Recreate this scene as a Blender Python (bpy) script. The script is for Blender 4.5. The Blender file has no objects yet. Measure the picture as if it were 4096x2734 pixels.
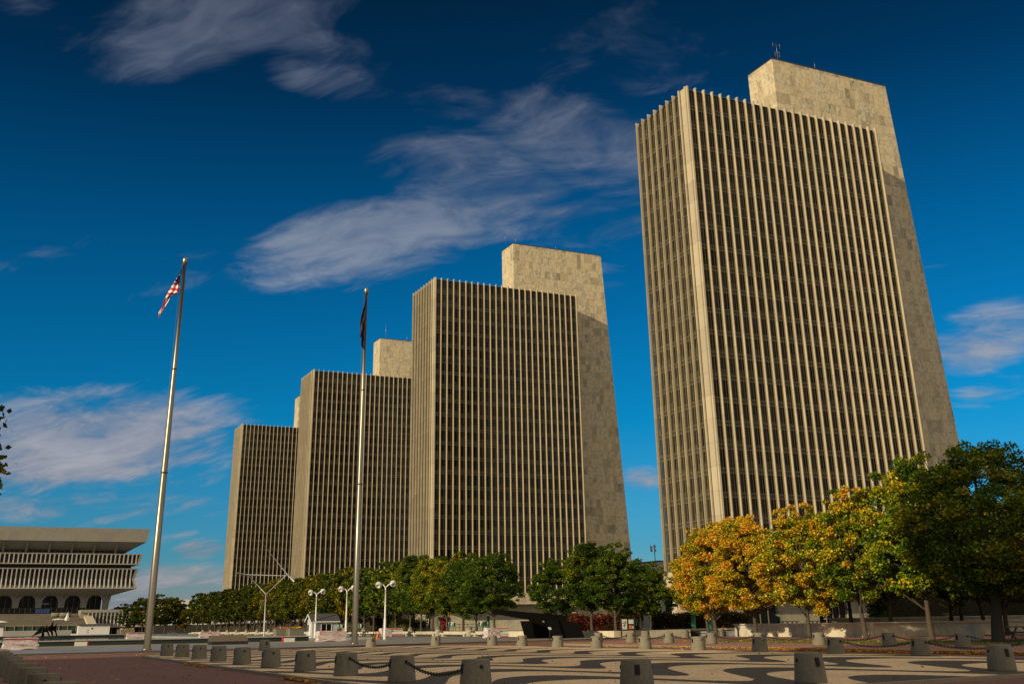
import bpy, math, random
import numpy as np
from mathutils import Vector, Matrix
R_ = math.radians
random.seed(7)
sc = bpy.context.scene
C = sc.collection
# ------------------------------------------------------------------ camera
F_, PITCH, ROLL, YAW, SX, SY, EYE = 4278.25, 0.3699, -0.0162, 0.4449, -16.54, -532.0, 1.65
def basis():
    cy, sy, cp, sp, cr, sr = math.cos(YAW), math.sin(YAW), math.cos(PITCH), math.sin(PITCH), math.cos(ROLL), math.sin(ROLL)
    f = Vector((sy*cp, cy*cp, sp)); r = Vector((cy, -sy, 0)); u = r.cross(f)
    return r*cr+u*sr, u*cr-r*sr, f
RR, UU, FF = basis()
cam = bpy.data.cameras.new('camera'); co = bpy.data.objects.new('camera', cam); C.objects.link(co)
co.matrix_world = Matrix(((RR.x, UU.x, -FF.x, 0), (RR.y, UU.y, -FF.y, 0), (RR.z, UU.z, -FF.z, EYE), (0, 0, 0, 1)))
cam.sensor_width = 36; cam.lens = F_/4096*36
cam.shift_x = -SX/4096; cam.shift_y = SY/4096
cam.clip_start = .1; cam.clip_end = 9000
sc.camera = co
def ray(px, py): return FF+RR*((px-2048-SX)/F_)-UU*((py-1367-SY)/F_)
def G(px, py, z=0.):
    d = ray(px, py); t = (z-EYE)/d.z
    return Vector((0, 0, EYE))+d*t
def OX(px, py, x):
    d = ray(px, py); return Vector((0, 0, EYE))+d*(x/d.x)
def OY(px, py, y):
    d = ray(px, py); return Vector((0, 0, EYE))+d*(y/d.y)
# ------------------------------------------------------------------ sun + sky
SAZ, SEL = R_(20), R_(16.2)
sdir = Vector((math.cos(SAZ)*math.cos(SEL), math.sin(SAZ)*math.cos(SEL), -math.sin(SEL)))
sl = bpy.data.lights.new('sun', 'SUN'); sl.energy = 4.9; sl.angle = R_(.55); sl.color = (1.0, .80, .50)
so = bpy.data.objects.new('sun', sl); C.objects.link(so)
so.rotation_euler = sdir.to_track_quat('-Z', 'Y').to_euler(); so.location = (-60, -30, 80)
sc.view_settings.view_transform = 'Standard'; sc.view_settings.look = 'None'
sc.view_settings.exposure = 0.0; sc.view_settings.gamma = 1.0
try:
    sc.cycles.max_bounces = 6; sc.cycles.transparent_max_bounces = 6; sc.cycles.diffuse_bounces = 3
    sc.cycles.sample_clamp_indirect = 4
except Exception: pass

class NT:
    def __init__(s, nt): s.nt = nt; s.n = nt.nodes; s.l = nt.links
    def new(s, t, **k):
        n = s.n.new(t)
        for a, b in k.items(): setattr(n, a, b)
        return n
    def put(s, sock, v):
        if v is None: return
        if hasattr(v, 'links') or isinstance(v, bpy.types.NodeSocket): s.l.new(v, sock)
        else:
            if hasattr(sock, 'default_value'):
                try: sock.default_value = v
                except Exception: sock.default_value = (*v, 1) if len(v) == 3 else v
    def math(s, op, a, b=None, c=None, clamp=False):
        n = s.new('ShaderNodeMath', operation=op); n.use_clamp = clamp
        s.put(n.inputs[0], a)
        if b is not None: s.put(n.inputs[1], b)
        if c is not None: s.put(n.inputs[2], c)
        return n.outputs[0]
    def vm(s, op, a, b=None, out=0):
        n = s.new('ShaderNodeVectorMath', operation=op); s.put(n.inputs[0], a)
        if b is not None:
            if op == 'SCALE': s.put(n.inputs['Scale'], b)
            else: s.put(n.inputs[1], b)
        return n.outputs[1 if op in ('DOT_PRODUCT', 'LENGTH') else 0]
    def comb(s, x=0, y=0, z=0):
        n = s.new('ShaderNodeCombineXYZ'); s.put(n.inputs[0], x); s.put(n.inputs[1], y); s.put(n.inputs[2], z); return n.outputs[0]
    def sep(s, v):
        n = s.new('ShaderNodeSeparateXYZ'); s.put(n.inputs[0], v); return n.outputs
    def noise(s, v=None, scale=5, detail=4, rough=.55, dist=0, col=False):
        n = s.new('ShaderNodeTexNoise'); n.inputs['Scale'].default_value = scale; n.inputs['Detail'].default_value = detail
        n.inputs['Roughness'].default_value = rough; n.inputs['Distortion'].default_value = dist
        if v is not None: s.put(n.inputs['Vector'], v)
        return n.outputs['Color' if col else 'Fac']
    def white(s, v):
        n = s.new('ShaderNodeTexWhiteNoise'); n.noise_dimensions = '3D'; s.put(n.inputs['Vector'], v); return n.outputs['Value']
    def ramp(s, f, stops, interp='LINEAR'):
        n = s.new('ShaderNodeValToRGB'); n.color_ramp.interpolation = interp; e = n.color_ramp.elements
        while len(e) < len(stops): e.new(.5)
        for i, (p, c) in enumerate(stops):
            e[i].position = p; e[i].color = (*c, 1) if len(c) == 3 else c
        s.put(n.inputs[0], f); return n.outputs[0]
    def mix(s, f, a, b, mode='MIX'):
        n = s.new('ShaderNodeMix', data_type='RGBA', blend_type=mode); s.put(n.inputs[0], f)
        for i, v in ((6, a), (7, b)):
            if isinstance(v, tuple) and len(v) == 3: v = (*v, 1)
            s.put(n.inputs[i], v)
        return n.outputs[2]
    def maprange(s, v, a, b, c=0, d=1, smooth=True):
        n = s.new('ShaderNodeMapRange'); n.interpolation_type = 'SMOOTHSTEP' if smooth else 'LINEAR'
        for i, q in enumerate((v, a, b, c, d)): s.put(n.inputs[i], q)
        return n.outputs[0]

world = bpy.data.worlds.new("World"); sc.world = world; world.use_nodes = True
w = NT(world.node_tree); w.n.clear()
sky = w.new('ShaderNodeTexSky', sky_type='NISHITA'); sky.sun_disc = False
sky.sun_elevation = SEL; sky.sun_rotation = math.atan2(-sdir.x, -sdir.y); sky.air_density = 1.3; sky.dust_density = .4; sky.ozone_density = 3.0
D = w.new('ShaderNodeTexCoord').outputs['Generated']
dn = w.vm('NORMALIZE', D)
dx, dy, dz = w.sep(dn)
# polarised autumn sky: deepens quickly away from the horizon
grad = w.ramp(dz, [(0.0, (.75, .88, 1.42)), (.06, (.20, .76, 1.48)), (.17, (.015, .70, 1.28)), (.32, (.004, .47, .86)), (.46, (.003, .20, .38)), (.56, (.006, .12, .20)), (1, (.02, .20, .34))])
base = w.mix(1.0, sky.outputs[0], grad, 'MULTIPLY')
zz = w.math('ADD', w.math('MAXIMUM', dz, 0.0), .22)
pl = w.comb(w.math('DIVIDE', dx, zz), w.math('DIVIDE', dy, zz), 0)
# wind streaks: one axis runs with the cloud band that sweeps up behind the towers
k_ = 4096/2349.; pa, pb = ray(640*k_, 560*k_), ray(1400*k_, 330*k_)
def plane2(v): v = v.normalized(); return Vector((v.x/(v.z+.22), v.y/(v.z+.22)))
sd_ = (plane2(pb)-plane2(pa)).normalized()
A_ = w.math('ADD', w.math('MULTIPLY', w.sep(pl)[0], sd_.x), w.math('MULTIPLY', w.sep(pl)[1], sd_.y))
B_ = w.math('ADD', w.math('MULTIPLY', w.sep(pl)[0], -sd_.y), w.math('MULTIPLY', w.sep(pl)[1], sd_.x))
ps = w.comb(w.math('MULTIPLY', A_, .62), w.math('MULTIPLY', B_, 1.35), 0)
wp = w.noise(w.vm('ADD', pl, (9.1, 2.7, 0)), 2.2, 3, .5, 0, True)
ps = w.vm('ADD', ps, w.vm('SCALE', w.vm('SUBTRACT', wp, (.5, .5, .5)), .35))
n1 = w.noise(ps, 3.4, 9, .60, .25)
n2 = w.noise(w.vm('ADD', ps, (3.1, 7.7, 0)), 13.0, 6, .62, .5)
nn = w.math('ADD', w.math('MULTIPLY', n1, .74), w.math('MULTIPLY', n2, .26))
# where the cloud banks stand: direction (given by the place seen in the photograph), half widths, tilt, weight
blobs = [(520, 50, 380, 115, 14, .82), (760, 150, 190, 100, -12, .80), (1000, 225, 240, 62, -8, .60), (1290, 120, 110, 90, 30, .5), (1700, 60, 560, 160, 4, .42),
         (900, 545, 370, 115, 12, .92), (1130, 460, 350, 160, -22, .82), (1400, 370, 380, 150, -22, .74), (1330, 500, 290, 90, -6, .74), (1560, 210, 220, 90, -15, .5), (1420, 590, 160, 40, 5, .4), (480, 590, 110, 22, 18, .3),
         (180, 1010, 420, 120, 4, 1.0), (330, 1090, 200, 45, 0, .6), (200, 1160, 380, 42, 0, .75), (460, 1258, 70, 24, 5, .9), (390, 1335, 190, 50, 0, .7), (350, 1388, 190, 24, 0, .9), (420, 1225, 40, 18, 10, .5), (370, 1230, 40, 30, 30, .5),
         (2250, 780, 150, 75, 20, .8), (2290, 900, 130, 40, 10, .6), (1470, 1100, 75, 36, 0, .8), (2130, 260, 200, 60, 10, .22), (2140, 460, 220, 70, 20, .2), (20, 30, 120, 50, 20, .5), (60, 620, 230, 70, 25, .40), (330, 640, 260, 60, 15, .30), (620, 330, 260, 60, -20, .35), (1750, 30, 300, 60, 0, .45), (120, 90, 160, 50, 10, .4), (2100, 620, 150, 80, 30, .4)]
cov = None
for (bx, by, rx, ry, ang, wt) in blobs:
    k = 4096/2349.; c = ray(bx*k, by*k).normalized()
    e1 = (ray(bx*k+40, by*k).normalized()-c); e1 = (e1-c*e1.dot(c)).normalized(); e2 = c.cross(e1)
    a = R_(-ang); u_ = e1*math.cos(a)+e2*math.sin(a); v_ = e2*math.cos(a)-e1*math.sin(a)
    su = F_/(rx*k); sv = F_/(ry*k)
    U = w.math('MULTIPLY', w.vm('DOT_PRODUCT', dn, tuple(u_)), su); Vv = w.math('MULTIPLY', w.vm('DOT_PRODUCT', dn, tuple(v_)), sv)
    front = w.math('GREATER_THAN', w.vm('DOT_PRODUCT', dn, tuple(c)), .5)
    r2 = w.math('ADD', w.math('MULTIPLY', U, U), w.math('MULTIPLY', Vv, Vv))
    m = w.math('MULTIPLY', w.maprange(r2, 1.7, 0.0, 0, wt), front)
    cov = m if cov is None else w.math('MAXIMUM', cov, m)
thr = w.math('SUBTRACT', nn, w.math('SUBTRACT', .665, w.math('MULTIPLY', cov, .37)))
cl = w.maprange(thr, -.01, .24, 0, .95)
cl = w.math('MULTIPLY', cl, w.math('MINIMUM', w.math('MULTIPLY', cov, 2.2), 1.0))
# unseen broken cloud added behind the viewer as warm fill for shaded faces
back = w.maprange(dy, .15, -.35, 0, 1)
bk_fill = w.math('MULTIPLY', back, w.maprange(w.math('ADD', n1, 0), .40, .56, .35, 1))
bk_fill = w.math('MULTIPLY', bk_fill, w.maprange(dz, -.02, .05, 0, 1))
shade = w.ramp(nn, [(.36, (.50, .54, .66)), (.50, (.85, .87, .92)), (.64, (1.18, 1.15, 1.10))])
ccol = w.ramp(dz, [(0.0, (3.3, 3.4, 3.8)), (.10, (4.3, 4.4, 5.0)), (.25, (3.5, 4.3, 5.6)), (.40, (1.9, 2.4, 3.4)), (.55, (.95, 1.2, 1.9)), (1, (.6, .8, 1.5))])
ccol = w.mix(1.0, ccol, shade, 'MULTIPLY')
full = w.mix(cl, base, ccol)
full = w.mix(bk_fill, full, (11., 9.4, 7.2))
ov_fill = w.math('MULTIPLY', w.maprange(dz, .60, .80, 0, 1), w.maprange(n1, .36, .54, .45, 1))  # unseen overhead cloud, added to brighten level surfaces
full = w.mix(ov_fill, full, (10.2, 8.1, 5.5))
bg = w.new('ShaderNodeBackground'); w.l.new(full, bg.inputs[0]); bg.inputs[1].default_value = .075
w.l.new(bg.outputs[0], w.new('ShaderNodeOutputWorld').inputs[0])

# ------------------------------------------------------------------ materials
MATS = {}
def mat(name):
    m = bpy.data.materials.new(name); m.use_nodes = True; t = NT(m.node_tree)
    p = m.node_tree.nodes['Principled BSDF']; MATS[name] = m
    return m, t, p
def simple(name, col, rough=.6, metal=0, var=.25, scale=3., bump=0., spec=.4, streak=False):
    m, t, p = mat(name)
    v = t.new('ShaderNodeTexCoord').outputs['Object']
    if streak: v = t.vm('MULTIPLY', v, (1, 1, .12))
    n = t.noise(v, scale, 6, .6)
    c = t.mix(n, tuple(x*(1-var) for x in col), tuple(min(1, x*(1+var)) for x in col))
    t.l.new(c, p.inputs['Base Color']); p.inputs['Roughness'].default_value = rough; p.inputs['Metallic'].default_value = metal
    p.inputs['Specular IOR Level'].default_value = spec
    if bump:
        b = t.new('ShaderNodeBump'); b.inputs['Strength'].default_value = bump; b.inputs['Distance'].default_value = .02
        t.l.new(t.noise(v, scale*8, 4), b.inputs['Height']); t.l.new(b.outputs[0], p.inputs['Normal'])
    return m
def marble(name, col, dark, pw, ph, vein=.5, joint=.03, seedz=0., tone=.45, world_space=False):
    """cut stone panels: every panel has its own tone and veins, thin joints between"""
    m, t, p = mat(name)
    if world_space: v = t.new('ShaderNodeNewGeometry').outputs['Position']
    else: v = t.new('ShaderNodeTexCoord').outputs['Object']
    if not world_space:
        oi = t.new('ShaderNodeObjectInfo').outputs['Random']
    else: oi = 0.0
    x, y, z = t.sep(v)
    u = t.math('ADD', x, y)
    row = t.math('FLOOR', t.math('DIVIDE', z, ph))
    off = t.math('MULTIPLY', t.white(t.comb(row, 3.3, oi)), 3.0)
    uu = t.math('ADD', t.math('DIVIDE', u, pw), off)
    cell = t.math('FLOOR', uu)
    r1 = t.white(t.comb(cell, row, oi))
    # neighbouring panels often come from one block
    r2 = t.white(t.comb(t.math('FLOOR', t.math('DIVIDE', cell, 3)), row, 5.5))
    rr = t.math('ADD', t.math('MULTIPLY', r1, .6), t.math('MULTIPLY', r2, .4))
    vn = t.noise(t.vm('ADD', t.vm('MULTIPLY', t.comb(u, z, y), (.9, .55, .5)), t.comb(t.math('MULTIPLY', r1, 40), t.math('MULTIPLY', r1, 17), 0)), 1.1, 7, .62, 1.6)
    tn = t.maprange(rr, .50, .92, 0, tone)
    f = t.math('ADD', tn, t.math('MULTIPLY', t.maprange(vn, .44, .62), vein), clamp=True)
    c = t.mix(f, col, dark)
    warm = t.mix(t.math('MULTIPLY', t.white(t.comb(cell, row, 9.1)), .55), c, (col[0]*1.08, col[1]*.97, col[2]*.78))
    jf = t.math('FRACT', uu); jz = t.math('FRACT', t.math('DIVIDE', z, ph))
    j = t.math('MAXIMUM', t.math('LESS_THAN', jf, joint/pw), t.math('LESS_THAN', jz, joint*1.3/ph))
    c = t.mix(t.math('MULTIPLY', j, .45), warm, (dark[0]*.5, dark[1]*.5, dark[2]*.5))
    t.l.new(c, p.inputs['Base Color']); p.inputs['Roughness'].default_value = .55; p.inputs['Specular IOR Level'].default_value = .3
    return m
M_slab = marble('stele marble', (.53, .47, .345), (.20, .19, .14), 1.35, 2.35, .75, .05, tone=.75)
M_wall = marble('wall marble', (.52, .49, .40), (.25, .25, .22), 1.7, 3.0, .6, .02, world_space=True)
M_lobby_shade = marble('shaded lobby marble', (.30, .28, .22), (.17, .165, .14), 1.7, 3.0, .6, .02, world_space=True)  # wall marble in darker colour, standing in for shade at the tower foot
M_rib = simple('rib concrete', (.41, .405, .385), .7, 0, .12, .6)
M_mus = marble('museum marble', (.25, .248, .24), (.19, .188, .18), 2.2, 6.5, .5, .02)
# fins: stone with joints at every storey
m, t, p = mat('fin marble')
v = t.new('ShaderNodeTexCoord').outputs['Object']; x, y, z = t.sep(v)
oi = t.new('ShaderNodeObjectInfo').outputs['Random']
row = t.math('FLOOR', t.math('DIVIDE', t.math('ADD', z, t.math('MULTIPLY', oi, 4)), 3.85)); r1 = t.white(t.comb(row, oi, 1))
n = t.noise(t.vm('ADD', v, t.comb(0, 0, t.math('MULTIPLY', oi, 50))), .8, 6, .6, .8)
c = t.mix(t.math('ADD', t.math('MULTIPLY', r1, .5), t.math('MULTIPLY', n, .5)), (.49, .43, .305), (.33, .29, .21))
j = t.math('LESS_THAN', t.math('FRACT', t.math('DIVIDE', t.math('ADD', z, t.math('MULTIPLY', oi, 4)), 3.85)), .018)
c = t.mix(t.math('MULTIPLY', j, .5), c, (.15, .13, .10))
t.l.new(c, p.inputs['Base Color']); p.inputs['Roughness'].default_value = .5; M_fin = m
M_groove = simple('fin groove metal', (.07, .06, .042), .5, .2, .2, 1)
M_metal = simple('mullion metal', (.19, .165, .11), .4, .3, .2, 1)
M_spand = simple('spandrel', (.055, .046, .032), .45, .2, .2, .5)
M_core = simple('core dark', (.03, .028, .022), .6)
# tower glass: dark brown panes, every pane slightly different, some with blinds drawn part way
m, t, p = mat('tower glass')
v = t.new('ShaderNodeNewGeometry').outputs['Position']; x, y, z = t.sep(v)
fl = t.math('DIVIDE', t.math('SUBTRACT', z, 9.33), 3.85); flo = t.math('FLOOR', fl); fr = t.math('FRACT', fl)
bayid = t.math('ADD', t.math('FLOOR', t.math('DIVIDE', x, 1.897)), t.math('MULTIPLY', t.math('FLOOR', t.math('DIVIDE', y, 2.158)), 31.))
r1 = t.white(t.comb(bayid, flo, 2)); r2 = t.white(t.comb(bayid, flo, 7)); r3 = t.white(t.comb(t.math('FLOOR', t.math('DIVIDE', bayid, 3)), flo, 4))
blind = t.math('MULTIPLY', t.math('LESS_THAN', fr, t.math('ADD', t.math('MULTIPLY', r2, .34), .06)), t.math('GREATER_THAN', r3, .45))
gc = t.mix(r1, (.006, .0055, .004), (.034, .029, .019))
gc = t.mix(t.math('MULTIPLY', blind, .6), gc, (.12, .10, .06))
t.l.new(gc, p.inputs['Base Color']); p.inputs['Roughness'].default_value = .08; p.inputs['Specular IOR Level'].default_value = .16
b = t.new('ShaderNodeBump'); b.inputs['Strength'].default_value = .35; b.inputs['Distance'].default_value = .06
t.l.new(t.noise(t.vm('MULTIPLY', v, (1, 1, .35)), .8, 2), b.inputs['Height']); t.l.new(b.outputs[0], p.inputs['Normal']); M_glass = m
# concrete of the bollards, planters
def concrete(name, col, sc_=9.):
    m, t, p = mat(name)
    v = t.new('ShaderNodeTexCoord').outputs['Object']; oi = t.new('ShaderNodeObjectInfo').outputs['Random']
    v = t.vm('ADD', v, t.comb(t.math('MULTIPLY', oi, 37), t.math('MULTIPLY', oi, 11), 0))
    n = t.noise(v, 3, 6, .65); n2_ = t.noise(v, 30, 4, .75); n3 = t.noise(t.vm('MULTIPLY', v, (1, 1, .15)), 14, 4)
    c = t.mix(n, tuple(a*.72 for a in col), tuple(a*1.2 for a in col))
    c = t.mix(t.maprange(n2_, .53, .66), c, tuple(a*.38 for a in col))
    c = t.mix(t.maprange(t.noise(v, 2.2, 5, .7), .52, .75), c, tuple(a*.55 for a in col))
    c = t.mix(t.math('MULTIPLY', t.maprange(n3, .52, .72), .5), c, tuple(a*.5 for a in col))
    c = t.mix(t.math('MULTIPLY', oi, .25), c, tuple(a*.6 for a in col))
    t.l.new(c, p.inputs['Base Color']); p.inputs['Roughness'].default_value = .85
    b = t.new('ShaderNodeBump'); b.inputs['Strength'].default_value = .5; b.inputs['Distance'].default_value = .01
    t.l.new(n2_, b.inputs['Height']); t.l.new(b.outputs[0], p.inputs['Normal'])
    return m
M_conc = concrete('speckled concrete', (.18, .168, .128))
M_kerb = concrete('kerb stone', (.27, .225, .16))
M_kerbd = concrete('dark kerb stone', (.10, .085, .06))
M_black = simple('black iron', (.012, .012, .012), .55)
M_blackp = simple('black painted steel', (.006, .006, .006), .75, 0, .3, 2, spec=.08)
M_steel = simple('brushed steel', (.25, .23, .19), .40, .95, .15, 1.5, streak=True)
M_white = simple('white paint', (.60, .60, .59), .5, 0, .06)
M_wgrey = simple('grey siding', (.40, .42, .46), .6, 0, .1)
M_roof = simple('dark shingles', (.05, .05, .055), .9)
M_globe = simple('white globe', (.45, .45, .43), .25, 0, .04)
M_green = simple('green enamel', (.012, .10, .055), .4)
M_red = simple('red board', (.42, .02, .03), .6)
M_wrap = simple('plastic wrap', (.46, .39, .40), .35, 0, .25, 2.2, .6)
M_wrapw = simple('white board', (.55, .55, .53), .55, 0, .1)
M_orange = simple('orange plastic', (.75, .16, .03), .5)
M_blue = simple('blue tarp', (.010, .035, .12), .6)
M_yellow = simple('yellow paint', (.62, .38, .03), .7)
M_bronze = simple('brown granite', (.085, .060, .042), .3, 0, .25, 12)
M_soil = simple('soil', (.035, .03, .02), .95)
M_bark = simple('bark', (.065, .052, .036), .9, 0, .4, 8, .6, streak=True)
M_skin = simple('skin', (.35, .2, .13), .6)
M_cloth = simple('white shirt', (.7, .7, .72), .8)
M_dark = simple('dark cloth', (.02, .02, .025), .8)
M_louv = simple('louver dark', (.012, .011, .010), .6)
M_plain = simple('paper', (.6, .62, .56), .6, 0, .3, 14)
M_letter = simple('letter metal', (.22, .19, .13), .4, .4)
M_slat = simple('receptacle slats', (.45, .42, .36), .6)
M_darkglass = simple('dark glazing', (.006, .007, .008), .15, 0, .3, .3, spec=.12)
M_flower = {}
for nm, cc in (('red', (.30, .02, .03)), ('white', (.7, .65, .55)), ('yellow', (.75, .45, .02)), ('rust', (.45, .14, .02))): M_flower[nm] = simple('flower '+nm, cc, .7)
M_leafsoil = simple('planter leaves', (.04, .07, .015), .8)

# brick paving: fan-laid setts with weathering
def brick_mat(name, c1, c2):
    m, t, p = mat(name)
    v = t.new('ShaderNodeNewGeometry').outputs['Position']; x, y, z = t.sep(v)
    bt = t.new('ShaderNodeTexBrick'); bt.inputs['Scale'].default_value = 1; bt.inputs['Brick Width'].default_value = .22; bt.inputs['Row Height'].default_value = .11
    bt.inputs['Mortar Size'].default_value = .008; bt.inputs['Color1'].default_value = (*c1, 1); bt.inputs['Color2'].default_value = (*c2, 1); bt.inputs['Mortar'].default_value = (c1[0]*.45, c1[1]*.5, c1[2]*.5, 1)
    # arcs
    sx_ = t.math('SUBTRACT', t.math('PINGPONG', x, 1.1), .55); arc = t.math('ADD', y, t.math('MULTIPLY', t.math('MULTIPLY', sx_, sx_), 1.6))
    t.put(bt.inputs['Vector'], t.comb(x, arc, 0))
    line = t.maprange(t.math('ABSOLUTE', t.math('SUBTRACT', t.math('FRACT', t.math('DIVIDE', arc, 1.15)), .5)), .0, .05, .35, 0)
    n = t.noise(v, .35, 6, .6); n2_ = t.noise(v, 3.5, 5, .65)
    c = t.mix(t.maprange(n, .35, .7), bt.outputs['Color'], t.mix(.5, bt.outputs['Color'], (c1[0]*.5, c1[1]*.55, c1[2]*.6)))
    c = t.mix(t.math('MULTIPLY', t.maprange(n2_, .55, .7), .35), c, (.16, .13, .10))
    c = t.mix(t.math('MULTIPLY', line, t.maprange(n2_, .4, .6)), c, (.28, .22, .18))
    t.l.new(c, p.inputs['Base Color']); p.inputs['Roughness'].default_value = .8
    b = t.new('ShaderNodeBump'); b.inputs['Strength'].default_value = .6; b.inputs['Distance'].default_value = .01
    t.l.new(t.math('ADD', bt.outputs['Fac'], n2_), b.inputs['Height']); t.l.new(b.outputs[0], p.inputs['Normal'])
    return m
M_brick = brick_mat('red brick setts', (.19, .080, .056), (.145, .062, .045))
M_brick2 = brick_mat('pink brick paving', (.34, .16, .12), (.27, .125, .10))
# black and white wave mosaic
m, t, p = mat('wave mosaic')
v = t.new('ShaderNodeNewGeometry').outputs['Position']; x, y, z = t.sep(v)
nw = t.noise(t.vm('MULTIPLY', v, (1, 1, 0)), 7, 3, .6)
x = t.math('ADD', x, t.math('MULTIPLY', t.math('SUBTRACT', nw, .5), .14)); y = t.math('ADD', y, t.math('MULTIPLY', t.math('SUBTRACT', nw, .5), .14))
u = t.math('SUBTRACT', 73., t.math('DIVIDE', y, .94))
ph0 = t.math('ADD', t.math('SUBTRACT', t.math('MULTIPLY', u, .2152), t.math('MULTIPLY', t.math('MULTIPLY', u, u), .000978)), 20.803)
xr = t.math('SUBTRACT', 23.4, t.math('MULTIPLY', t.math('MAXIMUM', t.math('SUBTRACT', 43., y), 0.), .125))
th = t.math('MULTIPLY', t.math('SUBTRACT', x, xr), 2*math.pi/8.25)
sn = t.math('SINE', t.math('ADD', t.math('SUBTRACT', th, .29), t.math('MULTIPLY', t.math('COSINE', th), .29)))
ph = t.math('FRACT', t.math('ADD', ph0, t.math('MULTIPLY', sn, .52)))
blk = t.math('LESS_THAN', ph, t.math('ADD', .36, t.math('MULTIPLY', t.math('MULTIPLY', sn, sn), .12)))
st = t.new('ShaderNodeTexVoronoi'); st.inputs['Scale'].default_value = 11.; t.put(st.inputs['Vector'], t.vm('MULTIPLY', v, (1.6, .8, 1)))
sep_ = t.sep(st.outputs['Color'])[0]
n = t.noise(v, .5, 5); n9 = t.noise(v, 2.5, 5)
wh = t.mix(sep_, (.60, .455, .28), (.86, .66, .41)); bk_ = t.mix(sep_, (.016, .015, .013), (.062, .056, .045))
wh = t.mix(t.math('MULTIPLY', t.maprange(n, .45, .7), .35), wh, (.27, .235, .18))
wh = t.mix(t.math('MULTIPLY', t.maprange(n9, .55, .72), .35), wh, (.24, .21, .16))
spk = t.noise(t.vm('MULTIPLY', v, (1.5, .5, 1)), 9, 3, .8)
wh = t.mix(t.maprange(spk, .50, .66), wh, (.33, .26, .17)); bk_ = t.mix(t.maprange(spk, .52, .68), bk_, (.10, .088, .066))
c = t.mix(blk, wh, bk_)
t.l.new(c, p.inputs['Base Color']); p.inputs['Roughness'].default_value = .75
b = t.new('ShaderNodeBump'); b.inputs['Strength'].default_value = .7; b.inputs['Distance'].default_value = .012
t.l.new(st.outputs['Distance'], b.inputs['Height']); t.l.new(b.outputs[0], p.inputs['Normal']); M_mosaic = m
# bluestone plaza
m, t, p = mat('bluestone')
v = t.new('ShaderNodeNewGeometry').outputs['Position']
bt = t.new('ShaderNodeTexBrick'); bt.inputs['Scale'].default_value = 1; bt.inputs['Brick Width'].default_value = 2.4; bt.inputs['Row Height'].default_value = 1.3; bt.inputs['Mortar Size'].default_value = .02
bt.inputs['Color1'].default_value = (.16, .165, .175, 1); bt.inputs['Color2'].default_value = (.27, .27, .275, 1); bt.inputs['Mortar'].default_value = (.09, .09, .09, 1); t.put(bt.inputs['Vector'], v)
c = t.mix(t.maprange(t.noise(v, .25, 6, .6), .35, .7), bt.outputs['Color'], (.13, .13, .135))
c = t.mix(t.math('MULTIPLY', t.maprange(t.noise(t.vm('MULTIPLY', v, (.3, 1, 1)), .5, 5), .55, .7), .6), c, (.38, .38, .38))
t.l.new(c, p.inputs['Base Color']); p.inputs['Roughness'].default_value = .42; M_blue_st = m
M_sand = simple('worn granite apron', (.20, .18, .13), .8, 0, .4, .8)
M_ground = simple('far ground', (.10, .10, .095), .9, 0, .3, .02)
m, t, p = mat('water'); p.inputs['Base Color'].default_value = (.02, .035, .035, 1); p.inputs['Roughness'].default_value = .03; p.inputs['Specular IOR Level'].default_value = .6
b = t.new('ShaderNodeBump'); b.inputs['Strength'].default_value = .12; b.inputs['Distance'].default_value = .03
t.l.new(t.noise(t.new('ShaderNodeNewGeometry').outputs['Position'], 2.0, 3), b.inputs['Height']); t.l.new(b.outputs[0], p.inputs['Normal']); M_water = m
M_pool = simple('pool wall black granite', (.018, .030, .030), .25, 0, .4, .5)
M_coping = simple('pool coping', (.27, .265, .26), .6, 0, .3, .4)
M_teal = simple('teal pool lining', (.05, .28, .26), .6)
m, t, p = mat('grass'); v = t.new('ShaderNodeNewGeometry').outputs['Position']
c = t.mix(t.noise(v, 6, 6, .7), (.018, .055, .004), (.07, .15, .012)); c = t.mix(t.maprange(t.noise(v, 25, 2), .66, .72), c, (.4, .26, .05))
t.l.new(c, p.inputs['Base Color']); p.inputs['Roughness'].default_value = .9; M_grass = m
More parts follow.
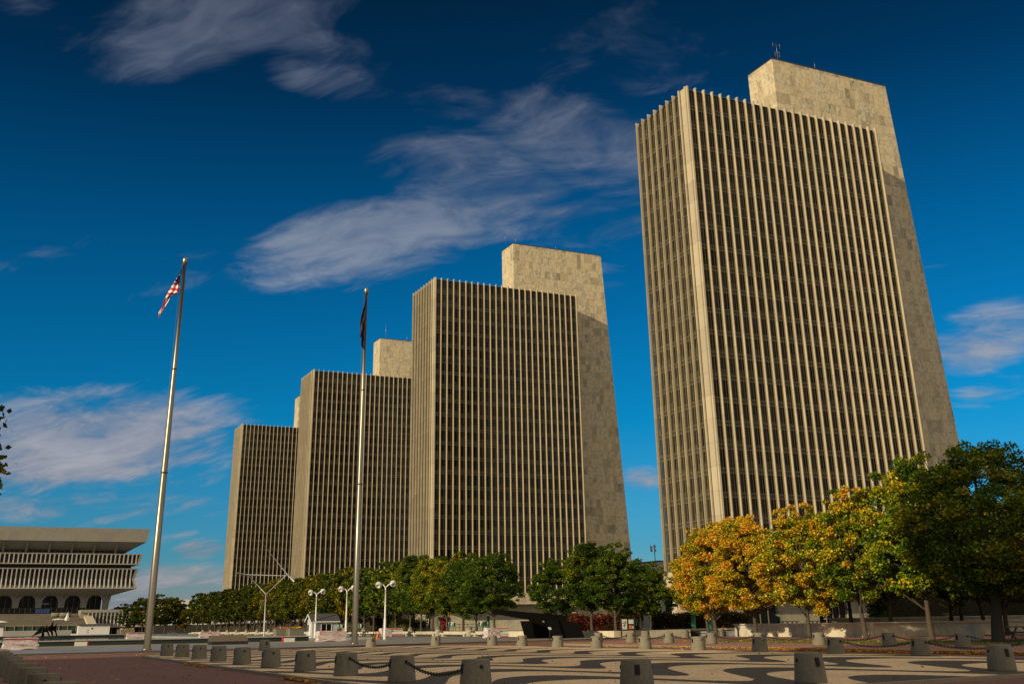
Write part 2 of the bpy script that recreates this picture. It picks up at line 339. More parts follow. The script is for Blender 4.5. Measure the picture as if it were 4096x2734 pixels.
# foliage: object colour carries (autumn amount, spread, darkness)
def leaf_mat(name, stops):
    m, t, p = mat(name); t.n.remove(p)
    a1 = t.new('ShaderNodeAttribute', attribute_name='lr').outputs['Fac']; a2 = t.new('ShaderNodeAttribute', attribute_name='cr').outputs['Fac']
    oi = t.new('ShaderNodeObjectInfo'); oc = t.sep(oi.outputs['Color'])
    v = t.new('ShaderNodeNewGeometry').outputs['Position']; nz = t.noise(v, .35, 2)
    val = t.math('ADD', oc[0], t.math('MULTIPLY', t.math('ADD', t.math('SUBTRACT', a2, .5), t.math('MULTIPLY', t.math('SUBTRACT', nz, .5), 1.2)), t.math('MULTIPLY', oc[1], .75)))
    val = t.math('ADD', val, t.math('MULTIPLY', t.math('SUBTRACT', a1, .5), .38), clamp=True)
    c = t.ramp(val, stops)
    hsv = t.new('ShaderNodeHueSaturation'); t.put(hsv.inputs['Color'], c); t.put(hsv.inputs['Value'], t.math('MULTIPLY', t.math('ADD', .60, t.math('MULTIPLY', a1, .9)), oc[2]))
    col = hsv.outputs[0]
    d = t.new('ShaderNodeBsdfDiffuse'); tr = t.new('ShaderNodeBsdfTranslucent'); g = t.new('ShaderNodeBsdfGlossy'); g.inputs['Roughness'].default_value = .38
    t.l.new(col, d.inputs[0]); t.l.new(t.mix(.35, col, (.25, .28, .02)) , tr.inputs[0]); g.inputs[0].default_value = (1, 1, .9, 1)
    ms = t.new('ShaderNodeMixShader'); ms.inputs[0].default_value = .22; t.l.new(d.outputs[0], ms.inputs[1]); t.l.new(tr.outputs[0], ms.inputs[2])
    m2 = t.new('ShaderNodeMixShader'); m2.inputs[0].default_value = .015; t.l.new(ms.outputs[0], m2.inputs[1]); t.l.new(g.outputs[0], m2.inputs[2])
    t.l.new(m2.outputs[0], t.n['Material Output'].inputs[0])
    return m
M_leaf = leaf_mat('foliage', [(0, (.022, .055, .005)), (.25, (.052, .095, .004)), (.42, (.15, .18, .006)), (.56, (.34, .25, .010)), (.76, (.43, .215, .014)), (.92, (.42, .12, .02)), (1, (.20, .06, .02))])
M_leafred = leaf_mat('red foliage', [(0, (.03, .028, .008)), (.4, (.10, .035, .012)), (.7, (.26, .02, .025)), (1, (.42, .02, .05))])
M_fallen = leaf_mat('fallen leaf', [(0, (.10, .05, .015)), (.4, (.28, .13, .02)), (.7, (.55, .30, .04)), (1, (.35, .12, .02))])

# ------------------------------------------------------------------ mesh helpers
class MB:
    def __init__(s): s.v = []; s.f = []; s.m = []; s.mats = []; s.smooth = []
    def mi(s, m):
        if m not in s.mats: s.mats.append(m)
        return s.mats.index(m)
    def face(s, pts, m, sm=False):
        i = len(s.v); s.v += [tuple(p) for p in pts]; s.f.append(tuple(range(i, i+len(pts)))); s.m.append(s.mi(m)); s.smooth.append(sm)
    def hexa(s, p, m):
        i = len(s.v); s.v += [tuple(q) for q in p]
        for a in ((0, 3, 2, 1), (4, 5, 6, 7), (0, 1, 5, 4), (1, 2, 6, 5), (2, 3, 7, 6), (3, 0, 4, 7)):
            s.f.append(tuple(i+k for k in a)); s.m.append(s.mi(m)); s.smooth.append(False)
    def box(s, x0, y0, z0, x1, y1, z1, m):
        s.hexa([(x0, y0, z0), (x1, y0, z0), (x1, y1, z0), (x0, y1, z0), (x0, y0, z1), (x1, y0, z1), (x1, y1, z1), (x0, y1, z1)], m)
    def obox(s, c, ax, sx, sy, sz, m):
        """box centred at c (bottom z = c.z), length sx along direction ax (xy), width sy, height sz"""
        a = Vector((ax[0], ax[1], 0)).normalized(); b = Vector((-a.y, a.x, 0)); c = Vector(c); q = []
        for z in (0, sz):
            for (i, j) in ((-1, -1), (1, -1), (1, 1), (-1, 1)): q.append(c+a*(i*sx/2)+b*(j*sy/2)+Vector((0, 0, z)))
        s.hexa(q, m)
    def prism(s, poly, z0, z1, m, mside=None):
        n = len(poly); i = len(s.v); s.v += [(p[0], p[1], z0) for p in poly]+[(p[0], p[1], z1) for p in poly]
        s.f.append(tuple(i+n+k for k in range(n))); s.m.append(s.mi(m)); s.smooth.append(False)
        s.f.append(tuple(i+k for k in reversed(range(n)))); s.m.append(s.mi(m)); s.smooth.append(False)
        for k in range(n):
            s.f.append((i+k, i+(k+1) % n, i+n+(k+1) % n, i+n+k)); s.m.append(s.mi(mside or m)); s.smooth.append(False)
    def extr(s, poly, d, m):
        """3-D polygon extruded by vector d"""
        n = len(poly); i = len(s.v); d = Vector(d); s.v += [tuple(p) for p in poly]+[tuple(Vector(p)+d) for p in poly]
        s.f.append(tuple(i+k for k in range(n))); s.m.append(s.mi(m)); s.smooth.append(False)
        s.f.append(tuple(i+n+k for k in reversed(range(n)))); s.m.append(s.mi(m)); s.smooth.append(False)
        for k in range(n):
            s.f.append((i+k, i+n+k, i+n+(k+1) % n, i+(k+1) % n)); s.m.append(s.mi(m)); s.smooth.append(False)
    def tube(s, pts, rad, m, n=8, cap=True, sm=True):
        pts = [Vector(p) for p in pts]; rings = []
        for k, p in enumerate(pts):
            d = (pts[min(k+1, len(pts)-1)]-pts[max(k-1, 0)]).normalized()
            a = d.cross(Vector((0, 0, 1)) if abs(d.z) < .95 else Vector((1, 0, 0))).normalized(); b = d.cross(a)
            r = rad[k] if isinstance(rad, (list, tuple)) else rad
            i = len(s.v); rings.append(i)
            s.v += [tuple(p+a*(r*math.cos(2*math.pi*j/n))+b*(r*math.sin(2*math.pi*j/n))) for j in range(n)]
        for k in range(len(pts)-1):
            for j in range(n):
                s.f.append((rings[k]+j, rings[k]+(j+1) % n, rings[k+1]+(j+1) % n, rings[k+1]+j)); s.m.append(s.mi(m)); s.smooth.append(sm)
        if cap:
            for q, rv in ((rings[0], False), (rings[-1], True)):
                f = [q+j for j in range(n)]
                if rv: f.reverse()
                s.f.append(tuple(f)); s.m.append(s.mi(m)); s.smooth.append(False)
    def lathe(s, prof, c, m, n=16, sm=True, axis=None):
        c = Vector(c); rings = []
        rot = Matrix.Identity(3) if axis is None else Vector(axis).normalized().to_track_quat('Z', 'Y').to_matrix()
        for (r, z) in prof:
            rings.append(len(s.v)); s.v += [tuple(c+rot @ Vector((r*math.cos(2*math.pi*j/n), r*math.sin(2*math.pi*j/n), z))) for j in range(n)]
        for k in range(len(prof)-1):
            for j in range(n):
                s.f.append((rings[k]+j, rings[k]+(j+1) % n, rings[k+1]+(j+1) % n, rings[k+1]+j)); s.m.append(s.mi(m)); s.smooth.append(sm)
        for q, rv in ((rings[0], True), (rings[-1], False)):
            f = [q+j for j in range(n)]
            if rv: f.reverse()
            s.f.append(tuple(f)); s.m.append(s.mi(m)); s.smooth.append(False)
    def mesh(s, name):
        me = bpy.data.meshes.new(name); me.from_pydata(s.v, [], s.f)
        for m in s.mats: me.materials.append(m)
        me.polygons.foreach_set('material_index', s.m); me.polygons.foreach_set('use_smooth', s.smooth); me.update()
        return me
    def build(s, name, parent=None, loc=None):
        return link(name, s.mesh(name), parent, loc)
def link(name, me, parent=None, loc=None):
    o = bpy.data.objects.new(name, me); C.objects.link(o)
    if parent is not None: o.parent = parent
    if loc is not None: o.location = loc
    return o
def tag(o, label=None, cat=None, group=None, kind=None):
    if label: o['label'] = label
    if cat: o['category'] = cat
    if group: o['group'] = group
    if kind: o['kind'] = kind
    return o
def thing(name, loc, label, cat, group=None, rz=0):
    o = bpy.data.objects.new(name, None); C.objects.link(o); o.location = loc; o.rotation_euler = (0, 0, rz); o.empty_display_size = .3
    return tag(o, label, cat, group)
def kids(o): return [c for c in bpy.data.objects if c.parent == o]
def copy_tree(src, loc, rz, label, scale=None, group=None):
    r = src.copy(); C.objects.link(r); r.location = loc; r.rotation_euler = (0, 0, rz); r['label'] = label
    if group: r['group'] = group
    if scale: r.scale = scale
    for ch in kids(src):
        c = ch.copy(); C.objects.link(c); c.parent = r
        for g in kids(ch):
            d = g.copy(); C.objects.link(d); d.parent = c
    return r
def struct(mb, name, cat=None, label=None): 
    o = mb.build(name); o['kind'] = 'structure'
    if label: o['label'] = label
    return o
def text_mesh(s, size, m, extrude=.01):
    cu = bpy.data.curves.new('lettering', 'FONT'); cu.body = s; cu.size = size; cu.extrude = extrude; cu.align_x = 'CENTER'; cu.align_y = 'CENTER'
    o = bpy.data.objects.new('tmp', cu); C.objects.link(o)
    dg = bpy.context.evaluated_depsgraph_get(); me = bpy.data.meshes.new_from_object(o.evaluated_get(dg)); bpy.data.objects.remove(o)
    me.materials.clear(); me.materials.append(m); return me

# ------------------------------------------------------------------ ground and setting
g = MB(); g.face([(-4000, -4000, -.03), (6000, -4000, -.03), (6000, 8000, -.03), (-4000, 8000, -.03)], M_ground); struct(g, 'ground')
g = MB(); g.face([(-40, -40, 0), (64, -40, 0), (64, 112, 0), (-40, 112, 0)], M_brick); struct(g, 'brick_road')
# mosaic island
def arc(cx, cy, rx, ry, a0, a1, n): return [(cx+rx*math.cos(R_(a0+(a1-a0)*i/n)), cy+ry*math.sin(R_(a0+(a1-a0)*i/n))) for i in range(n+1)]
isl = [(10.3, 74)]+arc(13.3, 33, 3.0, 10.2, 180, 262, 8)+[(20, 22.9), (27.5, 23.9)]+arc(31.5, 34.5, 6.6, 9.6, 285, 360, 7)+[(38.1, 74)]+arc(30.1, 80, 8.0, 9.8, 0, 80, 7)+arc(18.2, 76.5, 7.9, 9.0, 100, 180, 7)
g = MB(); g.prism(isl, .0, .10, M_kerb); struct(g, 'mosaic_kerb')
cxm, cym = 24.3, 55.
ins = [(cxm+(a-cxm)*.985, cym+(b_-cym)*.9925) for a, b_ in isl]
g = MB(); g.face([(a, b_, .104) for a, b_ in ins], M_mosaic); struct(g, 'mosaic_pavement')
# right hand island: brick walk, grass verge
g = MB(); g.prism([(43.2, -40), (43.2, 78), (43.6, 82.5), (45.0, 85.6), (47.4, 86.6), (75.5, 100.6), (75.5, 76.0), (130, 76.0), (130, -40)], .0, .13, M_brick2, M_kerb); struct(g, 'brick_walk')
g = MB(); g.prism([(43.0, -40), (43.0, 78), (43.4, 82.6), (44.9, 85.9), (47.2, 87), (47.6, 86.5), (45.2, 85.4), (43.8, 82.3), (43.5, 78), (43.5, -40)], .0, .137, M_kerb); struct(g, 'walk_kerb')
g = MB(); g.face([(52.2, -20, .140), (60.0, -20, .140), (60.0, 74, .140), (57, 82, .140), (53.4, 80, .140), (52.2, 76, .140)], M_grass); struct(g, 'grass_verge')
# raised bluestone plaza
pk = [(-60, 93.6), (4, 94.0), (15, 94.6), (24, 95.2), (30, 96.3), (35, 98.0), (40, 99.8), (46, 101.2), (52, 101.6), (57, 102.6), (61, 105.2), (64, 108)]
plz = pk+[(64, 600), (-60, 600)]
g = MB(); g.prism(plz, 0, .12, M_blue_st, M_kerbd); struct(g, 'plaza_paving')
g = MB()
kk = [(a, b_+.38) for a, b_ in pk]; g.prism([(a, b_-.02) for a, b_ in pk]+list(reversed(kk)), .0, .126, M_kerbd); struct(g, 'plaza_kerb')
g = MB(); g.face([(-60, 118.5, .124), (40, 121, .124), (38, 136.9, .124), (-60, 136.9, .124)], M_sand); struct(g, 'granite_apron')
g = MB()
for i in range(6):
    t0, t1 = i/6., (i+1)/6.
    def yy(tt): return 103.9+1.1*math.sin(tt*math.pi)
    g.face([(50.2+6*t0, yy(t0)-.9, .131), (50.2+6*t1, yy(t1)-.9, .131), (50.2+6*t1, yy(t1)-.1, .131), (50.2+6*t0, yy(t0)-.1, .131)], M_yellow)
struct(g, 'yellow_ramp_marking')
# pools
g = MB(); g.box(-60, 137, .12, 37.6, 139.2, .60, M_pool); g.box(-60, 136.8, .60, 37.8, 139.5, .70, M_coping)
g.box(37.6, 141.2, .12, 47, 141.8, .38, M_coping); g.box(37.6, 141.8, .12, 39.2, 300, .30, M_coping); g.box(37.7, 141.5, .381, 46.8, 141.7, .40, M_teal)
g.box(-60, 305, .12, 36, 307, .62, M_pool); g.box(-60, 304.6, .62, 36.2, 307.4, .74, M_coping)
g.box(39.2, 215, .12, 40.2, 300, .34, M_teal); struct(g, 'pool_rim')
g = MB(); g.face([(-60, 139.5, .135), (37.6, 139.5, .135), (37.6, 305, .135), (-60, 305, .135)], M_water); struct(g, 'water')

# ------------------------------------------------------------------ towers
TX, TY, TW, TD, TS = 106.34, 145.43, 45.54, 17.26, 126.42
BW, SW, HB, HT = TW/24., TD/8., 9.33, 94.0
FH = (HT-HB)/22.
def fin_mesh(side):
    b = MB()
    def bx(a0, o0, z0, a1, o1, z1, m):   # a along facade, o outward distance from glass plane
        if side: b.box(-o1, a0, z0, -o0, a1, z1, m)
        else: b.box(a0, -o1, z0, a1, -o0, z1, m)
    bx(-.135, -.25, 0, .135, .36, HT-HB, M_fin)
    bx(-.015, .34, 0, .075, .40, HT-HB-.25, M_groove); bx(-.115, .34, 0, -.03, .43, HT-HB-.25, M_fin)
    bx(-.24, -.25, 0, -.152, .02, HT-HB-.8, M_metal); bx(.152, -.25, 0, .24, .02, HT-HB-.8, M_metal)
    return b.mesh('fin')
def bay_mesh(side, wd):
    b = MB()
    def bx(a0, o0, z0, a1, o1, z1, m):
        if side: b.box(-o1, a0, z0, -o0, a1, z1, m)
        else: b.box(a0, -o1, z0, a1, -o0, z1, m)
    a, c_ = .24, wd-.24
    bx(a, -.35, 0, c_, -.3, HT-HB-.55, M_glass)
    bx(a, -.42, HT-HB-.55, c_, -.1, HT-HB-.45, M_metal)
    m_ = a+(c_-a)*.68
    bx(m_-.035, -.3, 0, m_+.035, -.16, HT-HB-.9, M_metal)
    for k in range(22):
        z = k*FH
        h = .62
        if abs(HB+z-70.4) < FH*.5:
            bx(a, -.3, z-1.3, c_, -.2, z+.3, M_louv)
            for q in range(6): bx(a+.02, -.2, z-1.25+q*.25, c_-.02, -.1, z-1.13+q*.25, M_spand)
            bx(a, -.3, z-1.42, c_, -.08, z-1.31, M_metal); bx(a, -.3, z+.31, c_, -.08, z+.39, M_metal)
            continue
        if k > 0:
            bx(a, -.3, z-h, c_, -.26, z, M_spand)
            bx(a, -.3, z-h-.11, c_, -.14, z-h, M_metal); bx(a, -.3, z+.0, c_, -.14, z+.11, M_metal)
    return b.mesh('window_bay')
finF, finS, bayF, bayS = fin_mesh(0), fin_mesh(1), bay_mesh(0, BW), bay_mesh(1, SW)
XS, XR, YS, DS, HS, TB = 29.23, 60.3, 9.18, 8.18, 111.11, 6.57
def tower(i, label):
    r = thing('office_tower', (TX, TY+TS*i, 0), label, 'office tower', 'four matching marble and glass office towers')
    b = MB(); b.box(.45, .45, 6.6, TW-.3, TD-.3, HT-.6, M_core); b.box(.3, .3, HT-.6, TW-.2, TD-.2, HT-.45, M_metal); b.build('tower_body', r)
    for k in range(1, 25): link('fin', finF, r, (k*BW, 0, HB))
    for k in range(24): link('window_bay', bayF, r, (k*BW, 0, HB))
    for k in range(2, 9): link('fin', finS, r, (0, k*SW-.1, HB))
    for k in range(1, 8): link('window_bay', bayS, r, (0, k*SW-.1, HB))
    b = MB(); b.box(-.15, -.44, HB, .17, -.2, HT, M_fin); b.box(.02, .05, HB, .2, SW-.2, HT, M_fin); b.box(-.42, -.12, HB, -.153, .20, HT-.05, M_fin); b.box(-.42, SW-.27, HB, -.15, SW+.05, HT-.02, M_fin)
    b.box(-.15, -.2, HB, .35, .45, HT-.1, M_fin); b.build('corner_pier', r)
    b = MB(); b.box(-.6, -.6, 6.5, TW+.3, TD+.5, HB, M_slab); b.box(-.5, -.5, HB, TW+.2, TD+.4, HB+.03, M_slab); b.build('base_band', r)
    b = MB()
    for x0, x1 in ((1.0, 5.6), (12.5, 21), (27, 33), (38, TW-1)): b.box(x0, 4.2, 0, x1, TD-1, 6.5, M_lobby_shade)
    b.box(1.2, 4.8, 0, TW-1.2, TD-1.5, 6.45, M_lobby_shade); b.build('base_wall', r)
    if i == 1:
        b = MB(); b.box(5, 3.9, 0, 34, 4.19, 6.4, M_wall); b.build('base_wall_panel', r)
    for x0, x1 in ((5.8, 12.3), (21.2, 26.8), (33.2, 37.8))[2 if i == 1 else 0:]:
        b = MB()
        b.box(x0, 4.5, 0, x1, 4.7, 5.2, M_darkglass)
        for q in range(5): b.box(x0+(x1-x0)*q/4-.06, 4.35, 0, x0+(x1-x0)*q/4+.06, 4.49, 5.2, M_metal)
        b.build('entrance_glazing', r)
    b = MB()
    P0 = [(XS, YS, 0), (XR+TB, YS, 0), (XR+TB, YS+DS, 0), (XS, YS+DS, 0), (XS, YS, HS), (XR, YS, HS), (XR, YS+DS, HS), (XS, YS+DS, HS)]
    b.hexa(P0, M_slab); b.build('marble_slab', r)
    b = MB(); b.box(XS-.06, YS-.06, HS, XR+.06, YS+DS+.06, HS+.22, M_core); b.build('coping', r)
    return r
tower(0, 'nearest and largest of the four office towers, rising behind the orange trees')
tower(1, 'second office tower, in the middle of the photo behind the green trees')
tower(2, 'third office tower, partly behind the second one and crossed by the right flagpole')
tower(3, 'farthest and smallest office tower, leftmost of the row of four')
def antenna(px, py, pyt, i, dipole, label):
    y = TY+TS*i+YS+.8; a = OY(px, py, y); t_ = OY(px, pyt, y); z0 = HS+.22; h = t_.z-a.z
    r = thing('rooftop_antenna', (a.x, y, z0), label, 'antenna', 'antennas on the marble slabs')
    b = MB(); b.tube([(0, 0, 0), (0, 0, h*.5), (0, 0, h)], [.06, .05, .025], M_steel, 6); b.build('mast', r)
    if dipole:
        for zz_, l, w_ in ((.85, .7, .9), (.45, .5, .55), (.32, .45, -.6)):
            b = MB(); b.tube([(-w_, 0, h*zz_-.2), (w_, 0, h*zz_+.2)], .03, M_steel, 5)
            for s_ in (-1, 1): b.tube([(s_*w_, 0, h*zz_-l), (s_*w_, 0, h*zz_+l)], .035, M_steel, 5)
            b.build('dipole', r)
    return r
antenna(3112, 243, 168, 0, True, 'tall antenna with dipole arms on top of the nearest tower')
antenna(3260, 277, 240, 0, False, 'thin short whip antenna on top of the nearest tower')
antenna(3488, 331, 322, 0, False, 'tiny stub antenna at the right end of the nearest tower top')
antenna(2021, 996, 958, 1, False, 'left whip antenna on the second tower, at the slab corner')
antenna(2063, 976, 945, 1, False, 'second whip antenna on the second tower, right of the slab corner')
antenna(2222, 998, 982, 1, False, 'short whip antenna mid way along the second tower slab')
antenna(1542, 1356, 1284, 2, False, 'tall white whip antenna on the third tower')
antenna(1628, 1362, 1335, 2, False, 'short whip antenna on the third tower beside the second tower edge')

# ------------------------------------------------------------------ buildings that stand left of and behind the view and shade the foreground
def side_block(loc, sx, sy, h, label):
    r = thing('marble_office_block', loc, label, 'office building')
    b = MB(); b.box(-sx, 0, 0, 0, sy, h, M_wall); b.build('wall', r)
    b = MB(); b.box(-sx-.3, -.3, h, .3, sy+.3, h+.4, M_core); b.build('roof', r)
    for k in range(int(sy//6)):
        b = MB(); b.box(.02, 1.5+k*6, 4, .12, 4.8+k*6, h-3, M_darkglass); b.build('window_strip', r)
side_block((-60, -70, 0), 14, 80.3, 50, 'tall marble office block outside the picture to the left')
side_block((-60, 11.6, 0), 12, 40.0, 28.6, 'low marble office wing outside the picture to the left')

# ------------------------------------------------------------------ museum
MY = 570.
mus = thing('museum_building', (24, MY, 0), 'wide white museum with ribbed storeys and arches at the left edge', 'museum')
XL = -70.
def mx(x): return x-24.
def ribbed(name, xr_t, zt, xr_m, zm, xr_b, zb, o_t, o_m, o_b, pitch, lip, zw0, zw1):
    """storey band: outline leans out at top, in at the middle, out at the bottom; ribs in front of dark strips"""
    b = MB()
    rec = 1.3
    # dark recessed glass strip, sloping sill below
    def quadx(oa, za, ob, zb_, xa, xb, m): b.face([(mx(XL), oa, za), (mx(xa), oa, za), (mx(xb), ob, zb_), (mx(XL), ob, zb_)], m)
    b.box(mx(XL), -o_t, zt-lip, mx(xr_t), -o_t+6, zt, M_mus)
    b.box(mx(XL), -o_b, zb, mx(xr_b), -o_b+6, zb+lip, M_mus)
    quadx(-o_b, zb+lip, -o_m+rec, zw0, xr_b-.6, xr_m-.6, M_mus)
    quadx(-o_m+rec, zw1, -o_t, zt-lip, xr_m-.6, xr_t-.6, M_mus)
    b.box(mx(XL), -o_m+rec, zw0-.02, mx(xr_m)-.8, -o_m+rec+.3, zw1+.02, M_core)
    # end face
    b.hexa([(mx(xr_b)-1.2, -o_b+.1, zb+lip), (mx(xr_b), -o_b, zb+lip), (mx(xr_b), -o_b+25, zb+lip), (mx(xr_b)-1.2, -o_b+25, zb+lip),
            (mx(xr_m)-1.2, -o_m, zm), (mx(xr_m), -o_m, zm), (mx(xr_m), -o_m+25, zm), (mx(xr_m)-1.2, -o_m+25, zm)], M_mus)
    b.hexa([(mx(xr_m)-1.2, -o_m, zm), (mx(xr_m), -o_m, zm), (mx(xr_m), -o_m+25, zm), (mx(xr_m)-1.2, -o_m+25, zm),
            (mx(xr_t)-1.2, -o_t, zt-lip), (mx(xr_t), -o_t, zt-lip), (mx(xr_t), -o_t+25, zt-lip), (mx(xr_t)-1.2, -o_t+25, zt-lip)], M_mus)
    b.build(name, mus)
    x = xr_m-2.0; n = 0
    while x > XL+55 and n < 60:
        b = MB(); w_ = .28
        q = [(-o_b+.02, zb+lip), (-o_m+.05, zm), (-o_t+.02, zt-lip), (-o_m+rec+.3, zw1), (-o_m+rec+.3, zw0)]
        b.extr([(mx(x)-w_, a, c_) for a, c_ in q], (2*w_, 0, 0), M_rib); b.build('rib', mus)
        x -= pitch; n += 1
# fascia
b = MB()
b.hexa([(mx(XL), -2.0, 41.5), (mx(72.7), -2.0, 41.5), (mx(72.7), 40, 41.5), (mx(XL), 40, 41.5), (mx(XL), -2.9, 47.6), (mx(73.7), -2.9, 47.6), (mx(73.7), 42, 47.6), (mx(XL), 42, 47.6)], M_mus)
b.hexa([(mx(XL), 9, 36.3), (mx(63.5), 9, 36.3), (mx(63.5), 38, 36.3), (mx(XL), 38, 36.3), (mx(XL), -1.7, 41.48), (mx(72.3), -1.7, 41.48), (mx(72.3), 40, 41.48), (mx(XL), 40, 41.48)], M_mus)
b.build('roof', mus)
b = MB(); b.box(mx(XL), 6.5, 35, mx(61.5), 36, 41.0, M_core); b.build('attic_wall', mus)
for k in range(12):
    x0 = 59.5-k*10.0
    b = MB(); b.extr([(mx(x0)-.5, 6.3, 34.5), (mx(x0)-.5, 6.3, 38.6), (mx(x0)-.5, -1.0, 40.9), (mx(x0)-.5, 5.0, 36.6), (mx(x0)-.5, 4.9, 34.5)], (1.0, 0, 0), M_mus); b.build('bracket', mus)
    b = MB()
    pts = [(mx(x0)-9.2, 5.9, 35)]+[(mx(x0)-9.2+8.4*(1-math.cos(math.pi*j/10))/2, 5.9, 36.9+2.0*math.sin(math.pi*j/10)**.7) for j in range(11)]+[(mx(x0)-.8, 5.9, 35)]
    b.extr(pts, (0, .3, 0), M_darkglass)
    for j in range(1, 4): b.box(mx(x0)-9.2+8.4*j/4-.06, 5.8, 35, mx(x0)-9.2+8.4*j/4+.06, 5.88, 38.6, M_mus)
    b.box(mx(x0)-9.1, 5.81, 36.6, mx(x0)-.9, 5.87, 36.75, M_mus)
    b.build('attic_window', mus)
ribbed('upper_storey', 71.6, 36.05, 71.0, 33.2, 70.8, 31.15, 1.2, .5, .2, 1.95, .35, 31.9, 35.2)
b = MB(); b.box(mx(XL), 3.5, 29.3, mx(67.5), 30, 31.2, M_core); b.build('dark_gap', mus)
ribbed('lower_storey', 70.4, 29.4, 69.2, 24.7, 70.6, 20.2, .9, -.6, 1.0, 1.95, .35, 22.2, 28.6)
b = MB()
b.hexa([(mx(XL), 10, 17.4), (mx(60.6), 10, 17.4), (mx(60.6), 30, 17.4), (mx(XL), 30, 17.4), (mx(XL), -.9, 20.15), (mx(70.4), -.9, 20.15), (mx(70.4), 30, 20.15), (mx(XL), 30, 20.15)], M_mus); b.build('soffit', mus)
# arcade
k10 = 580./570
for k in range(13):
    xc = 59.9-1.6-k*10.0     # pier centre
    b = MB()
    pts = []
    # half arches either side of a pier, as one spandrel + pier piece (seen frontally)
    xl, xr_ = xc-5.0, xc+5.0
    def archz(s_): return 14.6+3.0*math.sin(math.acos(min(1, max(-1, s_))))  # s_ 0 at crown
    top = 18.8
    poly = [(xl, top), (xl, archz(0))]
    for j in range(1, 9): poly.append((xl+3.5*j/8, archz(j/8.)))
    poly += [(xc-1.35, 9.9), (xc+1.1, 9.9)]
    for j in range(8, 0, -1): poly.append((xr_-3.5*j/8, archz(j/8.)))
    poly += [(xr_, archz(0)), (xr_, top)]
    if k == 0: poly = [p_ for p_ in poly if p_[0] <= xc+1.6]+[(xc+1.9, 15.6), (xc+2.2, top)]
    b.extr([(mx(a), 10.0, c_) for a, c_ in poly], (0, 2.2, 0), M_mus); b.build('arcade_pier', mus)
    b = MB(); b.extr([(mx(xc)-.35, 10, 16.2), (mx(xc)-.35, 10, 18.2), (mx(xc)-.35, 4.0, 18.9)], (.7, 0, 0), M_mus); b.build('bracket', mus)
b = MB(); b.box(mx(XL), 15.5, 9.9, mx(56.5), 16, 17.5, M_darkglass)
for k in range(30): b.box(mx(56.5-k*2.5)-.08, 15.2, 9.9, mx(56.5-k*2.5)+.08, 15.45, 17.5, M_metal)
b.build('arcade_glazing', mus)
b = MB(); b.box(mx(28), 15.1, 13.6, mx(33), 15.19, 14.3, simple('painted reflection', (.25, .5, .55), .5)); b.build('reflection_panel', mus)  # pale teal panel, a reflection in the glazing painted as plain colour
# terrace and stairs
g = MB(); g.box(XL, 560, 0, 47.5, 640, 9.9, M_mus); g.box(47.5, 566, 0, 74, 640, 9.9, M_mus); tag(g.build('terrace'), 'raised stone terrace carrying the white museum', 'terrace')
M_stair = simple('rubble strewn stair', (.135, .12, .095), .9, 0, .5, .5, .5)
g = MB()
for k in range(40):
    z = 9.4*(k+1)/41.; y = 505+k*1.35
    g.box(XL, y, 0, 46, 560, z, M_stair) if k == 0 else g.box(XL+.01*k, y, 9.4*k/41., 46-.01*k, 560, z, M_stair)
st_ = tag(g.build('grand_staircase'), 'wide grey stone staircase under repair below the museum', 'staircase')
g = MB()
g.extr([(46.2, 497, .2), (46.2, 560, 10.3), (46.2, 560, 0), (46.2, 497, 0)], (3.6, 0, 0), M_wall); tag(g.build('stair_side_wall'), 'sloping pale wall at the right side of the grey staircase', 'wall')
# barrier screens with blue tarp
r = thing('construction_fence', (20, 559, 9.4), 'dark screened construction fence at the top of the grey staircase', 'fence')
b = MB(); b.box(-60, 0, 0, 27.5, .15, 2.3, M_darkglass); b.build('screen_panel', r)
for k in range(22):
    b = MB(); b.box(-20+k*2.2-.05, -.1, 0, -20+k*2.2+.05, -.02, 2.4, M_steel); b.build('post', r)
a_, b2 = OY(495/3.485, 2440, 558.6), OY(693/3.485, 2440, 558.6)
b = MB(); n_ = 10
for k in range(n_):
    x0, x1 = a_.x+(b2.x-a_.x)*k/n_, a_.x+(b2.x-a_.x)*(k+1)/n_
    s0, s1 = .35*math.sin(math.pi*k/n_), .35*math.sin(math.pi*(k+1)/n_)
    b.hexa([(x0, 558.3-.1*(k % 2), 9.5), (x1, 558.3-.1*((k+1) % 2), 9.5), (x1, 558.5, 9.5), (x0, 558.5, 9.5), (x0, 558.3, 11.5-s0), (x1, 558.3, 11.5-s1), (x1, 558.5, 11.5-s1), (x0, 558.5, 11.5-s0)], M_blue)
tag(b.build('tarpaulin'), 'blue tarpaulin hung over the dark construction fence', 'tarpaulin')
# construction clutter on the stairs
def stair_pt(px, py):
    d = ray(px, py); 
    # plane z = (y-505)*k
    k = 9.4/(54.); t_ = (EYE+505*k)/(d.y*k-d.z); return Vector((0, 0, EYE))+d*t_
random.seed(3)
def heap(loc, w_, h_, m, label, name, cat, group=None, seed=1):
    rnd = random.Random(seed); b = MB(); n = 12; rings = []
    for j in range(5):
        fz = j/4.; rr = (1-fz)**.6
        rings.append([(loc[0]+w_*rr*math.cos(2*math.pi*i/n)*rnd.uniform(.75, 1.1), loc[1]+w_*.6*rr*math.sin(2*math.pi*i/n)*rnd.uniform(.75, 1.1), loc[2]+h_*fz*rnd.uniform(.85, 1.1)) for i in range(n)])
    for j in range(4):
        for i in range(n): b.face([rings[j][i], rings[j][(i+1) % n], rings[j+1][(i+1) % n], rings[j+1][i]], m, True)
    return tag(b.build(name), label, cat, group)
q = stair_pt(268, 2480); heap(q, 1.1, 3.6, M_wrapw, 'white plastic sheeting heaped in a peak on the staircase', 'plastic_sheet', 'plastic sheet', seed=4)
q = stair_pt(235, 2478); heap(q, 3.6, .7, M_wrapw, 'low spread of white sheeting left of the peaked white sheet', 'plastic_sheet', 'plastic sheet', seed=5)
